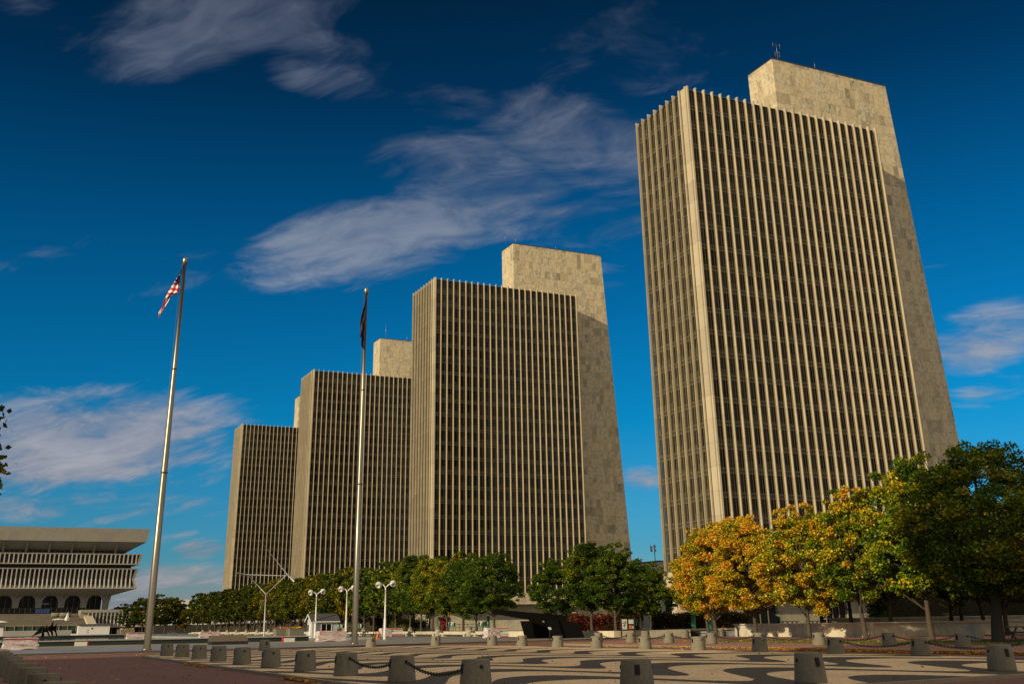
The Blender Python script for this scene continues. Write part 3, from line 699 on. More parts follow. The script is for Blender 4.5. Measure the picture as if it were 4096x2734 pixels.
q = stair_pt(8, 2488); heap(q, 3.0, .8, M_wrapw, 'white rubble pile at the left edge of the staircase', 'rubble_pile', 'rubble', seed=6)
for (px, lab) in ((222, 'left one of two pale drums lying on the stair top'), (256, 'right one of two pale drums lying on the stair top')):
    q = stair_pt(px, 2466); b = MB(); b.lathe([(.9, 0), (.9, 4.8)], (q.x-2.0, q.y, q.z+.9), M_conc, 12, axis=(1, 0, 0)); tag(b.build('drum'), lab, 'drum', 'drums on the staircase')
M_mesh = simple('green netting', (.014, .040, .026), .8, 0, .6, 3)
r = thing('construction_barrier', (20, 498, .12), 'long green netted construction barrier along the staircase foot', 'barrier')
b = MB(); b.box(-40, 0, 0, 26, .3, 3.6, M_mesh); b.build('netting', r)
b = MB(); b.box(-40, -1.2, 0, 18, -.6, 2.0, M_coping); b.build('concrete_base', r)
b = MB(); b.box(-40, -.2, 3.6, 26, .3, 3.9, M_kerb); b.build('rail', r)
for k in range(14):
    b = MB(); b.box(-20+k*3.3, -.35, 0, -20+k*3.3+.25, -.05, 4.2, M_kerb); b.build('post', r)
# annex with ribs right of the stairs
r = thing('annex_building', (50, 545, 0), 'low ribbed annex between the grey staircase and the trees', 'building')
ax0, ax1 = OY(1130/3.485, 2442, 545).x-50, OY(545, 2442, 545).x-50+22
b = MB(); b.box(ax0, -.4, 9.3, ax1, 20, 10.5, M_mus); b.box(ax0, 1.0, 3.6, ax1, 20, 9.3, M_mus); b.box(ax0+2, -.3, 3.0, ax1, 20, 3.6, M_mus); b.build('wall', r)
b = MB(); b.box(ax0+2.5, .8, 4.9, ax1-.5, .98, 7.8, M_core); b.build('window_strip', r)
b = MB(); b.box(ax0+8, 1.5, 0, ax1, 2.0, 3.0, M_darkglass)
for k in range(12): b.box(ax0+8+k*3, 1.3, 0, ax0+8.15+k*3, 1.45, 3.0, M_metal)
b.build('ground_glazing', r)
k = 0; x = ax0+3.3
while x < ax1-1:
    b = MB(); b.extr([(x-.22, -.3, 3.6), (x-.22, .55, 6.2), (x-.22, -.35, 9.3), (x-.22, .9, 9.3), (x-.22, .9, 3.6)], (.44, 0, 0), M_rib); b.build('rib', r); x += 1.62
b = MB(); b.box(56, 800, 0, 130, 830, 20, M_core)

# far white building and far marble concourse
r = thing('marble_concourse', (185, 235, 0), 'long pale marble parapet building between the second and nearest towers', 'building')
b = MB(); b.box(0, -45, 13.2, 12, 78, 18.4, M_wall); b.box(1.2, -45, 0, 12, 78, 13.2, M_wall); b.build('wall', r)
b = MB()
for k in range(15): b.box(.6, -40+k*8, 2, 1.1, -36+k*8, 12.2, M_darkglass)
b.build('window_strip', r)
b = MB(); b.box(2, 55, 18.4, 8, 75, 19.0, M_dark); b.build('roof_unit', r)
b = MB(); b.box(2, 12, 18.4, 8, 25, 19.2, M_dark); b.build('roof_unit', r)
q = OX(2619, 2212, 190)
r = thing('floodlight_mast', (190, q.y, 18.4), 'small mast with four lamps on the pale concourse roof', 'floodlight mast')
hh = OX(2619, 2187, 190).z-18.4
b = MB(); b.tube([(0, 0, 0), (0, 0, hh)], .12, M_green, 6); b.tube([(0, -.9, hh), (0, .9, hh)], .08, M_steel, 6); b.build('mast', r)
for (yy_, zz_) in ((-1.0, .3), (1.0, .1), (-1.1, -.9), (1.0, -.8)):
    b = MB(); b.lathe([(.1, -.3), (.5, .1), (.55, .3)], (-.3, yy_, hh+zz_), M_globe, 10, axis=(-1, 0, -.2)); b.build('lamp', r)
r = thing('white_pavilion', (96, 520, 0), 'white building seen through the trees left of the farthest tower', 'building')
b = MB(); b.box(-22, 0, 0, 30, 20, 3.5, M_core); b.box(-20, 1, 3.5, 30, 20, 14, M_white); b.build('wall', r)
b = MB()
for k in range(8): b.box(-18+k*5, .8, 5, -15.6+k*5, .98, 12, M_darkglass)
b.build('window', r)

# ------------------------------------------------------------------ flagpoles and flags
def flagpole(px, py, pyt, y, r0, r1, label):
    a = G(px, py, .12); y = a.y; h = y
    r = thing('flagpole', (a.x, a.y, .12), label, 'flagpole', 'two steel flagpoles')
    H_ = OY(px+(pyt-py)*0, pyt, a.y).z-.12
    b = MB(); b.tube([(0, 0, 0), (0, 0, H_*.35), (0, 0, H_*.7), (0, 0, H_-.6)], [r0, r0*.93, r0*.66, r1], M_steel, 24); b.build('pole', r)
    b = MB(); b.lathe([(r0+.03, 0), (r0+.10, .02), (r0+.10, .10), (r0+.02, .14)], (0, 0, 0), M_steel, 24); b.build('base_ring', r)
    for zz_ in (.42, .69):
        rr = r0*(.93 if zz_ < .5 else .67)+.012
        b = MB(); b.lathe([(rr, 0), (rr, .12)], (0, 0, H_*zz_), M_core, 24); b.build('joint_ring', r)
    b = MB(); b.lathe([(r1, 0), (r1*1.1, .05), (r1*1.9, .12), (r1*1.9, .62), (r1*1.7, .7)], (0, 0, H_-.6), M_steel, 20); b.build('cap', r)
    b = MB(); b.tube([(-r0*.7-.1, 0, 1.4), (-r0*.7-.12, .02, H_*.6), (-r1-.15, 0, H_-.5)], .010, M_conc, 5); b.build('halyard', r)
    return a, H_
p1, H1 = flagpole(587, 2598, 1019, 0, .29, .13, 'left steel flagpole flying the striped flag')
p2, H2 = flagpole(1417.5, 2574, 1152, 0, .28, .13, 'right steel flagpole with the limp dark blue flag')
def cloth(name, left, right, y0, nu, nv, colf, amp, mats_, label, cat, fold=5.):
    """left/right: pixel polylines of the two long edges, resampled; cloth hangs near plane y0 with folds in y"""
    def res(poly, n):
        d = [0]
        for a, c_ in zip(poly[:-1], poly[1:]): d.append(d[-1]+math.hypot(c_[0]-a[0], c_[1]-a[1]))
        out = []
        for i in range(n+1):
            t_ = d[-1]*i/n; k = 0
            while k < len(d)-2 and d[k+1] < t_: k += 1
            f = (t_-d[k])/(d[k+1]-d[k]); out.append((poly[k][0]+(poly[k+1][0]-poly[k][0])*f, poly[k][1]+(poly[k+1][1]-poly[k][1])*f))
        return out
    A, B_ = res(left, nv), res(right, nv); P = []
    for j in range(nv+1):
        row = []
        for i in range(nu+1):
            f = i/nu; px, py = A[j][0]+(B_[j][0]-A[j][0])*f, A[j][1]+(B_[j][1]-A[j][1])*f
            yy_ = y0+amp*math.sin(f*fold+j*.35)*(j/nv*.8+.2)+amp*.5*math.sin(f*fold*2.3-j*.2)
            row.append(OY(px, py, yy_))
        P.append(row)
    b = MB()
    for j in range(nv):
        for i in range(nu):
            b.face([P[j][i], P[j][i+1], P[j+1][i+1], P[j+1][i]], mats_[colf((i+.5)/nu, (j+.5)/nv, i, j)], True)
    # weld
    me = b.mesh(name); import bmesh
    bm = bmesh.new(); bm.from_mesh(me); bmesh.ops.remove_doubles(bm, verts=bm.verts, dist=.0005); bm.to_mesh(me); bm.free()
    o = link(name, me); sm = o.modifiers.new('s', 'SOLIDIFY'); sm.thickness = .015
    return tag(o, label, cat)
Mfr, Mfw, Mfb = simple('flag red', (.50, .02, .05), .7, 0, .12), simple('flag white', (.72, .66, .62), .7, 0, .08), simple('flag blue', (.012, .018, .065), .7, 0, .2)
k3 = 400/1254.
def z5(a, b_): return (500+a*k3, 1000+b_*k3)
Lf = [z5(*q) for q in ((722, 200), (690, 270), (640, 370), (585, 455), (540, 530), (500, 605), (482, 650), (470, 705), (422, 785), (428, 850))]
Rt = [z5(*q) for q in ((728, 195), (706, 300), (686, 380), (682, 450), (680, 535), (575, 575), (545, 640), (500, 715), (478, 765), (440, 820), (436, 852))]
def usf(f, g_, i, j):
    # stripes run roughly across near the hoist and turn down the hanging fly
    s = g_*1.0
    if g_ < .30: 
        return 1 if (i*7+j*3) % 11 == 0 and g_ > .10 else 2
    if g_ < .62: return int((g_*19+f*.9)) % 2
    return int((f*3.4+g_*6)) % 2
cloth('national_flag', Lf, Rt, p1.y-.05, 16, 48, usf, .16, [Mfr, Mfw, Mfb], 'striped red and white flag with starry blue canton on the left flagpole', 'flag', 5)
def z3(a, b_): return (1400+a/1.5683, 900+b_/1.5683)
cloth('state_flag', [z3(*q) for q in ((101, 435), (88, 500), (70, 570), (59, 625), (66, 660), (58, 700), (69, 705), (70, 760), (86, 777))],
      [z3(*q) for q in ((104, 435), (103, 520), (100, 600), (96, 660), (97, 720), (90, 777))], p2.y-.05, 10, 36, lambda f, g_, i, j: 2, .22, [Mfr, Mfw, Mfb], 'dark blue state flag hanging limp on the right flagpole', 'flag', 9)

# ------------------------------------------------------------------ bollards and chains
def bollard_proto():
    r = thing('concrete_bollard', (0, 0, 0), '-', 'bollard', 'speckled concrete bollards')
    b = MB(); b.lathe([(.425, 0), (.423, .03), (.358, .705), (.350, .722), (.33, .727), (.15, .735)], (0, 0, 0), M_conc, 28); b.build('body', r)
    b = MB()  # louvred light on the -x side, sloping with the face
    def rad(z): return .425-(.425-.358)*z/.705
    z0, z1 = .40, .62
    b.hexa([(-rad(z0)-.012, -.062, z0), (-rad(z0)+.06, -.062, z0), (-rad(z0)+.06, .062, z0), (-rad(z0)-.012, .062, z0),
            (-rad(z1)-.012, -.062, z1), (-rad(z1)+.06, -.062, z1), (-rad(z1)+.06, .062, z1), (-rad(z1)-.012, .062, z1)], M_louv)
    for q_ in range(5):
        z = z0+.02+q_*.04; b.box(-rad(z)-.022, -.052, z, -rad(z)-.011, .052, z+.016, M_black)
    b.build('light_grille', r)
    for s_ in (-1, 1):
        b = MB(); b.lathe([(.05, 0), (.05, .03), (.028, .035)], (0, s_*(rad(.56)-.018), .56), M_black, 12, axis=(0, s_, 0)); b.build('chain_eye', r)
    return r
bp = bollard_proto(); first_b = [True]
def bollard(x, y, z, rz, label):
    if first_b[0]: first_b[0] = False; bp.location = (x, y, z); bp.rotation_euler = (0, 0, rz); bp['label'] = label; return bp
    return copy_tree(bp, (x, y, z), rz, label)
cnt = ['first', 'second', 'third', 'fourth', 'fifth', 'sixth', 'seventh', 'eighth', 'ninth', 'tenth']
# left mosaic edge, from the far corner towards the viewer
lr = [(11.75, 76.6), (11.75, 70.7), (11.75, 65.2), (11.75, 59.8), (11.75, 54.2), (11.78, 48.7), (11.8, 43.3), (11.8, 38.1), (11.85, 32.7), (11.85, 27.2)]
for i, (x, y) in enumerate(lr): bollard(x, y, .104, 0, cnt[i]+' concrete bollard from the far end of the left mosaic edge')
bollard(14.48, 23.7, .104, R_(62), 'bollard cut by the bottom frame, grille facing the viewer, left of the two near ones')
bollard(20.15, 24.3, .104, R_(85), 'large near bollard on the mosaic with grille at its right, cut by the bottom frame')
bollard(28.75, 25.75, .104, R_(75), 'large near bollard in the bottom right corner of the mosaic')
fr = [(19.8, 84.1, 100), (29.2, 87.9, 95), (34.9, 88.3, 70), (37.55, 82.9, 30)]
fl_ = ['bollard at the far left end of the mosaic, behind the edge row', 'far bollard standing alone right of the right flagpole foot', 'far bollard on the mosaic edge between trash can and white stack', 'far mosaic bollard in front of the white wrapped stack']
for (x, y, a), lb in zip(fr, fl_): bollard(x, y, .104, R_(a), lb)
rr_ = [(37.5, 77.4), (37.5, 71.7), (37.5, 66.2), (37.55, 60.3), (37.6, 54.7), (37.6, 49.1), (37.6, 43.3), (37.6, 37.9)]
for i, (x, y) in enumerate(rr_): bollard(x, y, .104, 0 if i > 0 else R_(20), cnt[i]+' bollard of the right mosaic edge row, counted from the black sculpture')
wr = [(47.9, 84.2), (47.9, 79.0), (47.9, 73.5), (47.9, 68.0), (47.9, 62.6), (47.9, 56.6), (47.9, 50.6), (47.9, 45.2), (47.9, 39.8)]
for i, (x, y) in enumerate(wr): bollard(x, y, .137, 0, cnt[i]+' bollard along the brick walk kerb, counted from the sculpture')
br = [(57.2, 91.7), (63.5, 94.5), (69.8, 97.4), (75.2, 99.6)]
for i, (x, y) in enumerate(br): bollard(x, y, .137, R_(115), cnt[i]+' bollard of the rear row before the marble planter walls')
lf = [24.66, 29.8, 35.0, 40.0, 45.5, 50.8, 56.2, 61.6, 67.0]
for i, y in enumerate(lf): bollard(1.80, y, 0.0, R_(180), cnt[i]+' shaded bollard of the bottom left foreground row, nearest first')
bollard(110, 149.5, .1, 0, 'small bollard far behind the info board near the nearest tower')
def chain(a, b_, za, label, sag=.22, group='black iron chains between bollards'):
    a = Vector((a[0], a[1], za)); b_ = Vector((b_[0], b_[1], za)); d = (b_-a); L = d.length; u = d.normalized(); a = a+u*.39; b_ = b_-u*.39; L = (b_-a).length
    n = int(L/.105); mb = MB(); sidev = Vector((-u.y, u.x, 0))
    for k in range(n):
        t0, t1 = (k-.12)/n, (k+1.12)/n
        def P_(t_): return a+(b_-a)*t_-Vector((0, 0, sag*4*t_*(1-t_)))
        p0, p1 = P_(max(0, t0)), P_(min(1, t1)); ax = (p1-p0).normalized(); sd = sidev if k % 2 else Vector((0, 0, 1)); sd = (sd-ax*sd.dot(ax)).normalized()
        c_ = (p0+p1)/2; hl = (p1-p0).length/2-.012; hw = .042
        pts = [c_+ax*(hl*math.cos(q_))+sd*(hw*math.sin(q_)) for q_ in [2*math.pi*j/8 for j in range(9)]]
        mb.tube(pts, .017, M_black, 5, False)
    return tag(mb.build('iron_chain'), label, 'chain', group)
chain(lr[7], lr[8], .66, 'near black chain hanging between the eighth and ninth left edge bollards')
chain(lr[8], lr[9], .66, 'nearest black chain at the bottom, right of the other left edge chain', .27)
chain(rr_[6], rr_[7], .66, 'black chain on the right mosaic edge, left of the grey bollard under the trees')
chain(rr_[7], (36.4, 31.2), .66, 'black chain on the right mosaic edge running towards the large corner bollard')
for i in range(8): chain(wr[i], wr[i+1], .70, cnt[i]+' chain along the brick walk kerb, counted from the sculpture', .25)
chain(br[1], br[2], .68, 'black chain in the rear row near the marble planter', .2)

# ------------------------------------------------------------------ marble planter walls, benches
def wallobj(name, boxes, label, cat='wall', m=None):
    b = MB()
    for q_ in boxes: b.box(*q_, m or M_wall)
    return tag(b.build(name), label, cat)
wallobj('planter_wall', [(64.0, 109.0, .0, 64.55, 372, .78), (64.55, 109.0, 0, 74, 109.5, .78)], 'long low marble planter wall behind the benches and black sculpture', 'planter wall')
g = MB(); g.box(64.55, 109.5, 0, 80, 372, .66, M_soil); g.box(80, 109.5, 0, 106, 372, .1, M_blue_st); struct(g, 'planting_bed')
b0 = None; k = 0; yb = 136.
while yb < 365:
    L = 9.6
    if b0 is None:
        b0 = thing('marble_bench', (63.2, yb, .12), '-', 'bench', 'marble benches along the planter')
        b = MB(); b.box(-.45, 0, .28, .45, L, .46, M_wall); b.build('seat', b0)
        for yy_ in (.8, L-.8): 
            b = MB(); b.box(-.3, yy_-.25, 0, .38, yy_+.25, .28, M_wall); b.build('leg', b0)
        cur = b0
    else: cur = copy_tree(b0, (63.2, yb, .12), 0, '-')
    cur['label'] = (cnt[k]+' marble bench along the planter, counted from the black sculpture') if k < 10 else 'far pale marble bench in the row along the left trees'
    k += 1; yb += 11.8
# litter receptacles between benches
r0 = None
trs = [147.2+11.8*i for i in range(18)]
for i, y in enumerate(trs):
    blue = i in (9, 14, 16)
    if r0 is None:
        r0 = thing('litter_bin', (63.2, y, .12), '-', 'litter bin', 'slatted litter bins between the benches')
        b = MB(); b.lathe([(.36, 0), (.36, .92), (.33, .95)], (0, 0, 0), M_core, 20); b.build('liner', r0)
        b = MB()
        for j in range(20):
            a = 2*math.pi*j/20; b.obox((.39*math.cos(a), .39*math.sin(a), .03), (-math.sin(a), math.cos(a)), .075, .03, .9, M_slat)
        b.build('slatted_side', r0)
        b = MB(); b.lathe([(.41, .93), (.41, .98), (.30, 1.20), (.10, 1.36), (.03, 1.38)], (0, 0, 0), M_conc, 20); b.build('lid', r0); cur = r0
    else: cur = copy_tree(r0, (63.2, y, .12), R_(37*i), '-')
    cur['label'] = (cnt[i]+' pointed slatted litter bin along the benches, counted from the sculpture') if i < 10 else 'small far litter bin in the row along the left trees'
wallobj('podium_wall', [(70.2, 76.2, .13, 70.8, 95.5, 1.22), (70.0, 76.0, 1.22, 71.0, 95.5, 1.32)], 'veined marble wall with dappled light behind the orange tree trunks', 'wall')
wallobj('podium_wall', [(70.8, 76.2, .13, 128, 76.8, 1.22), (71.0, 76.0, 1.22, 128, 77.0, 1.32)], 'long dim marble wall behind the dark right hand trees', 'wall')
wallobj('podium_pier', [(69.75, 75.75, .13, 70.19, 77.4, 1.35)], 'narrow light stone pier at the corner of the marble walls', 'pier')
wallobj('parapet_wall', [(80.5, 92.5, .66, 150, 93.1, 1.62), (80.0, 92.2, 1.62, 150, 93.4, 1.72)], 'bright upper marble parapet behind the dim wall at right', 'wall')
wallobj('planter_end_wall', [(75.8, 116.2, 0, 92, 116.9, .80)], 'pale marble wall with small fixtures in front of the dark hedge', 'wall')
g = MB(); g.box(71, 77, 0, 128, 92.2, .60, M_blue_st); g.box(75.6, 95.5, 0, 150, 145, .55, M_blue_st); struct(g, 'podium_floor')
g = MB(); g.box(76, 117, .55, 106, 150, .70, M_soil); struct(g, 'hedge_bed')
# stone block, right
q = G(3876, 2558, .137); b = MB(); b.prism([(q.x-.45, q.y), (q.x-.3, q.y-.9), (q.x+.5, q.y-.9), (q.x+.35, q.y)], .137, 1.15, M_wall); tag(b.build('stone_block'), 'squat pale stone block behind the chain at right', 'stone block')
b = MB(); b.box(75.0, 99.0, .137, 75.6, 99.6, 1.25, M_wall); tag(b.build('stone_post'), 'pale square stone post by the rear bollards and tree trunk', 'post')

# ------------------------------------------------------------------ black centre sculpture
def pyp(px, py, y): return OY(px, py, y)
def z6(a, b_): return (2000+a/4.698, 2350+b_/4.698)
r = thing('abstract_sculpture', (62, 118, .12), 'massive black angular steel sculpture with a long cantilevered beam', 'sculpture')
def slabp(name, pts, y, dv, mt=M_blackp):
    b = MB(); P_ = [Vector(OY(*z6(*q), y))-Vector((62, 118, .12)) for q in pts]; b.extr([tuple(p_) for p_ in P_], dv, mt); return b.build(name, r)
slabp('beam', [(-146, 392), (-141, 493), (60, 515), (300, 560), (560, 600), (1250, 640), (1200, 510), (240, 428)], 117, (2.3, 4.3, 0))
slabp('rear_block', [(590, 570), (540, 600), (670, 948), (1240, 945), (1240, 630), (1205, 570), (905, 585), (905, 658), (790, 640), (780, 580)], 116, (1.6, 3.0, 0))
slabp('left_leg', [(378, 620), (582, 615), (668, 948), (470, 948)], 114.2, (.8, 1.5, 0))
slabp('front_leg', [(852, 608), (1080, 600), (1185, 918), (1200, 952), (988, 948)], 110.8, (2.2, 4.2, 0))
slabp('right_block', [(1080, 602), (1480, 650), (1590, 940), (1555, 948), (1186, 955)], 111.0, (2.0, 3.6, 0))
r = thing('sculpture_sign', G(2200, 2555, .12), 'small tilted information plate on a post before the black sculpture', 'sign')
b = MB(); b.box(-.05, -.05, 0, .05, .05, .95, M_black); b.build('post', r)
b = MB(); b.hexa([(-.16, -.12, .92), (.16, -.12, .92), (.16, .1, 1.15), (-.16, .1, 1.15), (-.16, -.14, .95), (.16, -.14, .95), (.16, .08, 1.18), (-.16, .08, 1.18)], M_wgrey); b.build('plate', r)

# ------------------------------------------------------------------ lamps
def lamp(px, py, label, h=6.8):
    a = G(px, py, .12); r = thing('globe_street_lamp', (a.x, a.y, .12), label, 'street lamp', 'white twin globe street lamps', rz=R_(-20))
    b = MB(); b.tube([(0, 0, 0), (0, 0, 2.4), (0, 0, 2.42), (0, 0, h-1.0)], [.17, .15, .11, .09], M_white, 14); b.build('pole', r)
    for s_ in (-1, 1):
        b = MB(); b.tube([(0, 0, h-1.05), (s_*.10, 0, h-.62), (s_*.38, 0, h-.38), (s_*.62, 0, h-.34+.10*(s_ > 0))], [.085, .07, .06, .06], M_white, 10); b.build('arm', r)
        c_ = (s_*.90, 0, h-.42+.14*(s_ > 0)); b = MB(); ax = (s_*.25, -.75, -.55)
        prof = [(.41*math.sin(math.pi*j/14), -.41*math.cos(math.pi*j/14)) for j in range(1, 11)]
        b.lathe([(.02, -.41)]+prof+[(.26, .29), (.22, .2), (.05, .08)], c_, M_globe, 20, axis=ax); b.build('globe', r)
lamp(1259, 2551, 'leftmost of three white twin globe lamps, beside the gatehouse')
lamp(1382, 2551, 'middle white twin globe lamp, just left of the right flagpole', 7.0)
lamp(1538, 2555, 'rightmost white twin globe lamp, right of the right flagpole')

# ------------------------------------------------------------------ gatehouse, sheds
a = G(1256, 2551, .12)
r = thing('gatehouse', (a.x-.4, a.y, .12), 'small light blue grey wooden gatehouse with dark gable roof', 'gatehouse')
b = MB(); b.box(0, 0, 0, 3.9, 2.6, 2.45, M_wgrey)
for k in range(26): b.box(.02+k*.15, -.02, 0, .05+k*.15, 0, 2.45, M_spand if 0 else M_wgrey)
b.extr([(-.01, 0, 2.45), (-.01, 2.6, 2.45), (-.01, 1.3, 3.25)], (3.92, 0, 0), M_wgrey); b.build('wall', r)
b = MB()
b.hexa([(-.3, -.35, 2.28), (4.2, -.35, 2.28), (4.2, 1.3, 3.28), (-.3, 1.3, 3.28), (-.3, -.35, 2.40), (4.2, -.35, 2.40), (4.2, 1.3, 3.42), (-.3, 1.3, 3.42)], M_roof)
b.hexa([(-.3, 1.3, 3.28), (4.2, 1.3, 3.28), (4.2, 2.95, 2.28), (-.3, 2.95, 2.28), (-.3, 1.3, 3.42), (4.2, 1.3, 3.42), (4.2, 2.95, 2.40), (-.3, 2.95, 2.40)], M_roof); b.build('roof', r)
b = MB()
for y0, y1, z0, z1 in ((-.4, 1.3, 2.2, 3.2), (1.3, 3.0, 3.2, 2.2)): b.hexa([(-.36, y0, z0), (-.31, y0, z0), (-.31, y1, z1), (-.36, y1, z1), (-.36, y0, z0+.2), (-.31, y0, z0+.2), (-.31, y1, z1+.2), (-.36, y1, z1+.2)], M_white)
b.box(0, -.42, 2.2, 4.2, -.36, 2.34, M_white); b.build('trim', r)
wf = MB()
for q_ in ((1.35, .9, 3.05, 1.0), (1.35, 1.95, 3.05, 2.05)): wf.box(q_[0], -.09, q_[1], q_[2], -.025, q_[3], M_white)
for xx in (1.35, 2.95): wf.box(xx, -.09, 1.0, xx+.1, -.025, 1.95, M_white)
wf.box(2.17, -.08, 1.0, 2.23, -.025, 1.95, M_white); wfo = wf.build('window', r)
b = MB(); b.box(1.45, -.035, 1.0, 2.95, -.024, 1.95, M_darkglass); b.build('pane', wfo)
b = MB(); b.box(-.05, .5, 0, -.012, 1.4, 2.05, M_white); b.build('door', r)
b = MB(); b.box(-.06, 1.7, 1.0, -.012, 2.3, 1.9, M_darkglass); b.build('side_window', r)
def shed(px0, px1, py, pyt, y, label, win=True):
    a, c_ = OY(px0, py, y), OY(px1, py, y); t_ = OY((px0+px1)/2, pyt, y); W_ = c_.x-a.x; H_ = t_.z-.12
    r = thing('construction_shed', (a.x, y, .12), label, 'shed', 'white sheds beyond the pool')
    b = MB(); b.box(0, 0, 0, W_, 3.5, H_*.9, M_white); b.box(-.0, -.04, .0, W_, -.001, H_*.2, M_wgrey); b.build('wall', r)
    b = MB(); b.hexa([(-.2, -.4, H_*.9), (W_+.2, -.4, H_*.9), (W_+.2, 3.8, H_*.9), (-.2, 3.8, H_*.9), (-.2, -.4, H_*.93), (W_+.2, -.4, H_*.93), (W_+.2, 1.8, H_*1.02), (-.2, 1.8, H_*1.02)], M_roof); b.build('roof', r)
    if win:
        b = MB(); b.box(W_*.41, -.05, H_*.60, W_*.46, -.01, H_*.73, M_core); b.build('window', r)
        b = MB(); b.box(W_*.27, -.03, H_*.28, W_*.33, -.005, H_*.62, M_wgrey); b.build('door', r)
        b = MB(); b.box(-1.6, .2, 0, 0, 1.6, H_*.28, M_white); b.build('step', r)
shed(310, 436, 2539, 2494, 330, 'long white shed with dark roof beyond the pool')
shed(-40, 10, 2540, 2500, 330, 'white shed cut off by the left photo edge', False)

# ------------------------------------------------------------------ wrapped stacks of barricade boards
def stack(px0, px1, py, pyt, label, seed, wrap=.8, depth=1.3, red=2, stripe=True):
    a, c_ = G(px0, py, .12), G(px1, py, .12); y = (a.y+c_.y)/2; a, c_ = OY(px0, py, y), OY(px1, py, y); W_ = c_.x-a.x; H_ = OY((px0+px1)/2, pyt, y).z-.12
    rnd = random.Random(seed); r = thing('wrapped_board_stack', (a.x, y, .12), label, 'stack of boards', 'white and red board stacks in plastic wrap')
    n = 6; hh = H_/n
    b = MB(); 
    for k in range(n):
        o = rnd.uniform(-.05, .05); b.box(.03+o, .03, k*hh+.03, W_-.03+o, depth, (k+1)*hh-.03, M_wrapw)
    b.build('boards', r)
    b = MB()
    for k in range(n):
        if k in (0, n-1) or rnd.random() < .3: b.box(.05, -.015, k*hh+.05, W_-.05, .028, (k+1)*hh-.06, M_red)
    b.build('red_edge', r)
    # loose wrap, a wrinkled sheet round the stack
    b = MB(); NU, NV = 46, 14; per = [(0, 0), (W_*wrap, 0), (W_*wrap, depth), (0, depth)]
    seg = [(per[i], per[(i+1) % 4]) for i in range(4)]; Ls = [math.hypot(q_[1][0]-q_[0][0], q_[1][1]-q_[0][1]) for q_ in seg]; tot = sum(Ls); P = []
    for j in range(NV+1):
        row = []; f = j/NV
        for i in range(NU):
            d = tot*i/NU; k = 0
            while d > Ls[k]: d -= Ls[k]; k += 1
            p0, p1_ = seg[k]; e = d/Ls[k]; x = p0[0]+(p1_[0]-p0[0])*e; y_ = p0[1]+(p1_[1]-p0[1])*e
            cx_, cy_ = W_*wrap/2, depth/2; nx_, ny_ = (x-cx_), (y_-cy_); nl = math.hypot(nx_, ny_)
            bul = .06+.05*math.sin(f*9+i*.25+seed)+.05*math.sin(i*.9+f*14)+rnd.uniform(-.02, .02)+(.10*(f < .1))
            if f > .97: bul -= .25
            row.append((x+nx_/nl*bul, y_+ny_/nl*bul, H_*(.04+.92*f)+.05*math.sin(i*.6+seed)))
        P.append(row)
    skip = 8 if not stripe else 11
    for j in range(NV):
        if stripe and j >= skip-0 and j < skip+2: 
            continue
        for i in range(NU): b.face([P[j][i], P[j][(i+1) % NU], P[j+1][(i+1) % NU], P[j+1][i]], M_wrap, True)
    b.face(list(P[NV]), M_wrap, True)
    b.build('plastic_wrap', r)
stack(12, 148, 2597, 2548, 'wrapped board stack with red stripe at the left edge by the pool', 1, 1.0)
stack(508, 578, 2560, 2528, 'small wrapped stack on the pool rim just left of the left flagpole', 2, 1.0)
stack(800, 877, 2552, 2524, 'pinkish wrapped stack standing behind the brown plaque', 3, 1.0, stripe=False)
stack(1276, 1382, 2564, 2521, 'large pink wrapped stack in front of the gatehouse', 4, 1.0, stripe=False)
stack(1527, 1612, 2544, 2510, 'loose white stack half wrapped, right of the third lamp', 5, .45, stripe=False)
stack(1953, 2036, 2549, 2508, 'crumpled wrapped stack of white boards left of the black sculpture', 6, .55, stripe=False)
for px, py, lab in ((325, 2582, 'small white and red panel leaning on the pool wall at left'), (1157, 2566, 'small white panel with red end leaning at the right pool end')):
    q = G(px, py, .12); b = MB(); b.box(q.x-.7, 135.9, .14, q.x+.55, 136.3, .55, M_wrapw) if 0 else b.box(q.x-.7, q.y-.3, .14, q.x+.55, q.y+.1, .55, M_wrapw)
    b.box(q.x+.551 if px < 1000 else q.x-.85, q.y-.28, .16, q.x+.65 if px < 1000 else q.x-.701, q.y+.08, .75, M_red); tag(b.build('loose_panel'), lab, 'panel', 'loose panels at the pool')

# ------------------------------------------------------------------ plaque monument
y = 118.5; a, c_ = G(846, 2577, .12), G(992, 2574, .12); y = (a.y+c_.y)/2; x0, x1 = OY(846, 2575, y).x, OY(992, 2575, y).x; h = OY(920, 2540, y).z-.12
L_ = x1-x0
r = thing('plaque_monument', (x0, y, .12), 'low brown granite dedication monument with sloping inscribed face', 'monument')
b = MB(); b.box(.0, 0, 0, L_, 2.2, h*.36, simple('black plinth', (.015, .013, .012), .4)); b.build('plinth', r)
b = MB(); b.extr([(0, .0, h*.362), (0, 1.15, h*1.02), (0, 1.9, h*1.02), (0, 2.2, h*.362)], (L_, 0, 0), M_bronze); b.build('inscribed_stone', r)
sl_ = math.atan2(h*.66, 1.15)
for s_, sz, f in (('EMPIRE STATE PLAZA', .27, .80), ('DEDICATED TO THE PEOPLE', .13, .55), ('OF THE STATE', .13, .38)):
    me = text_mesh(s_, sz, M_letter, .004); o = link('lettering', me, r); o.rotation_euler = (sl_, 0, 0)
    o.location = (L_/2, 1.15*f-.006*math.sin(sl_)-.004, h*.362+h*.658*f+.008)
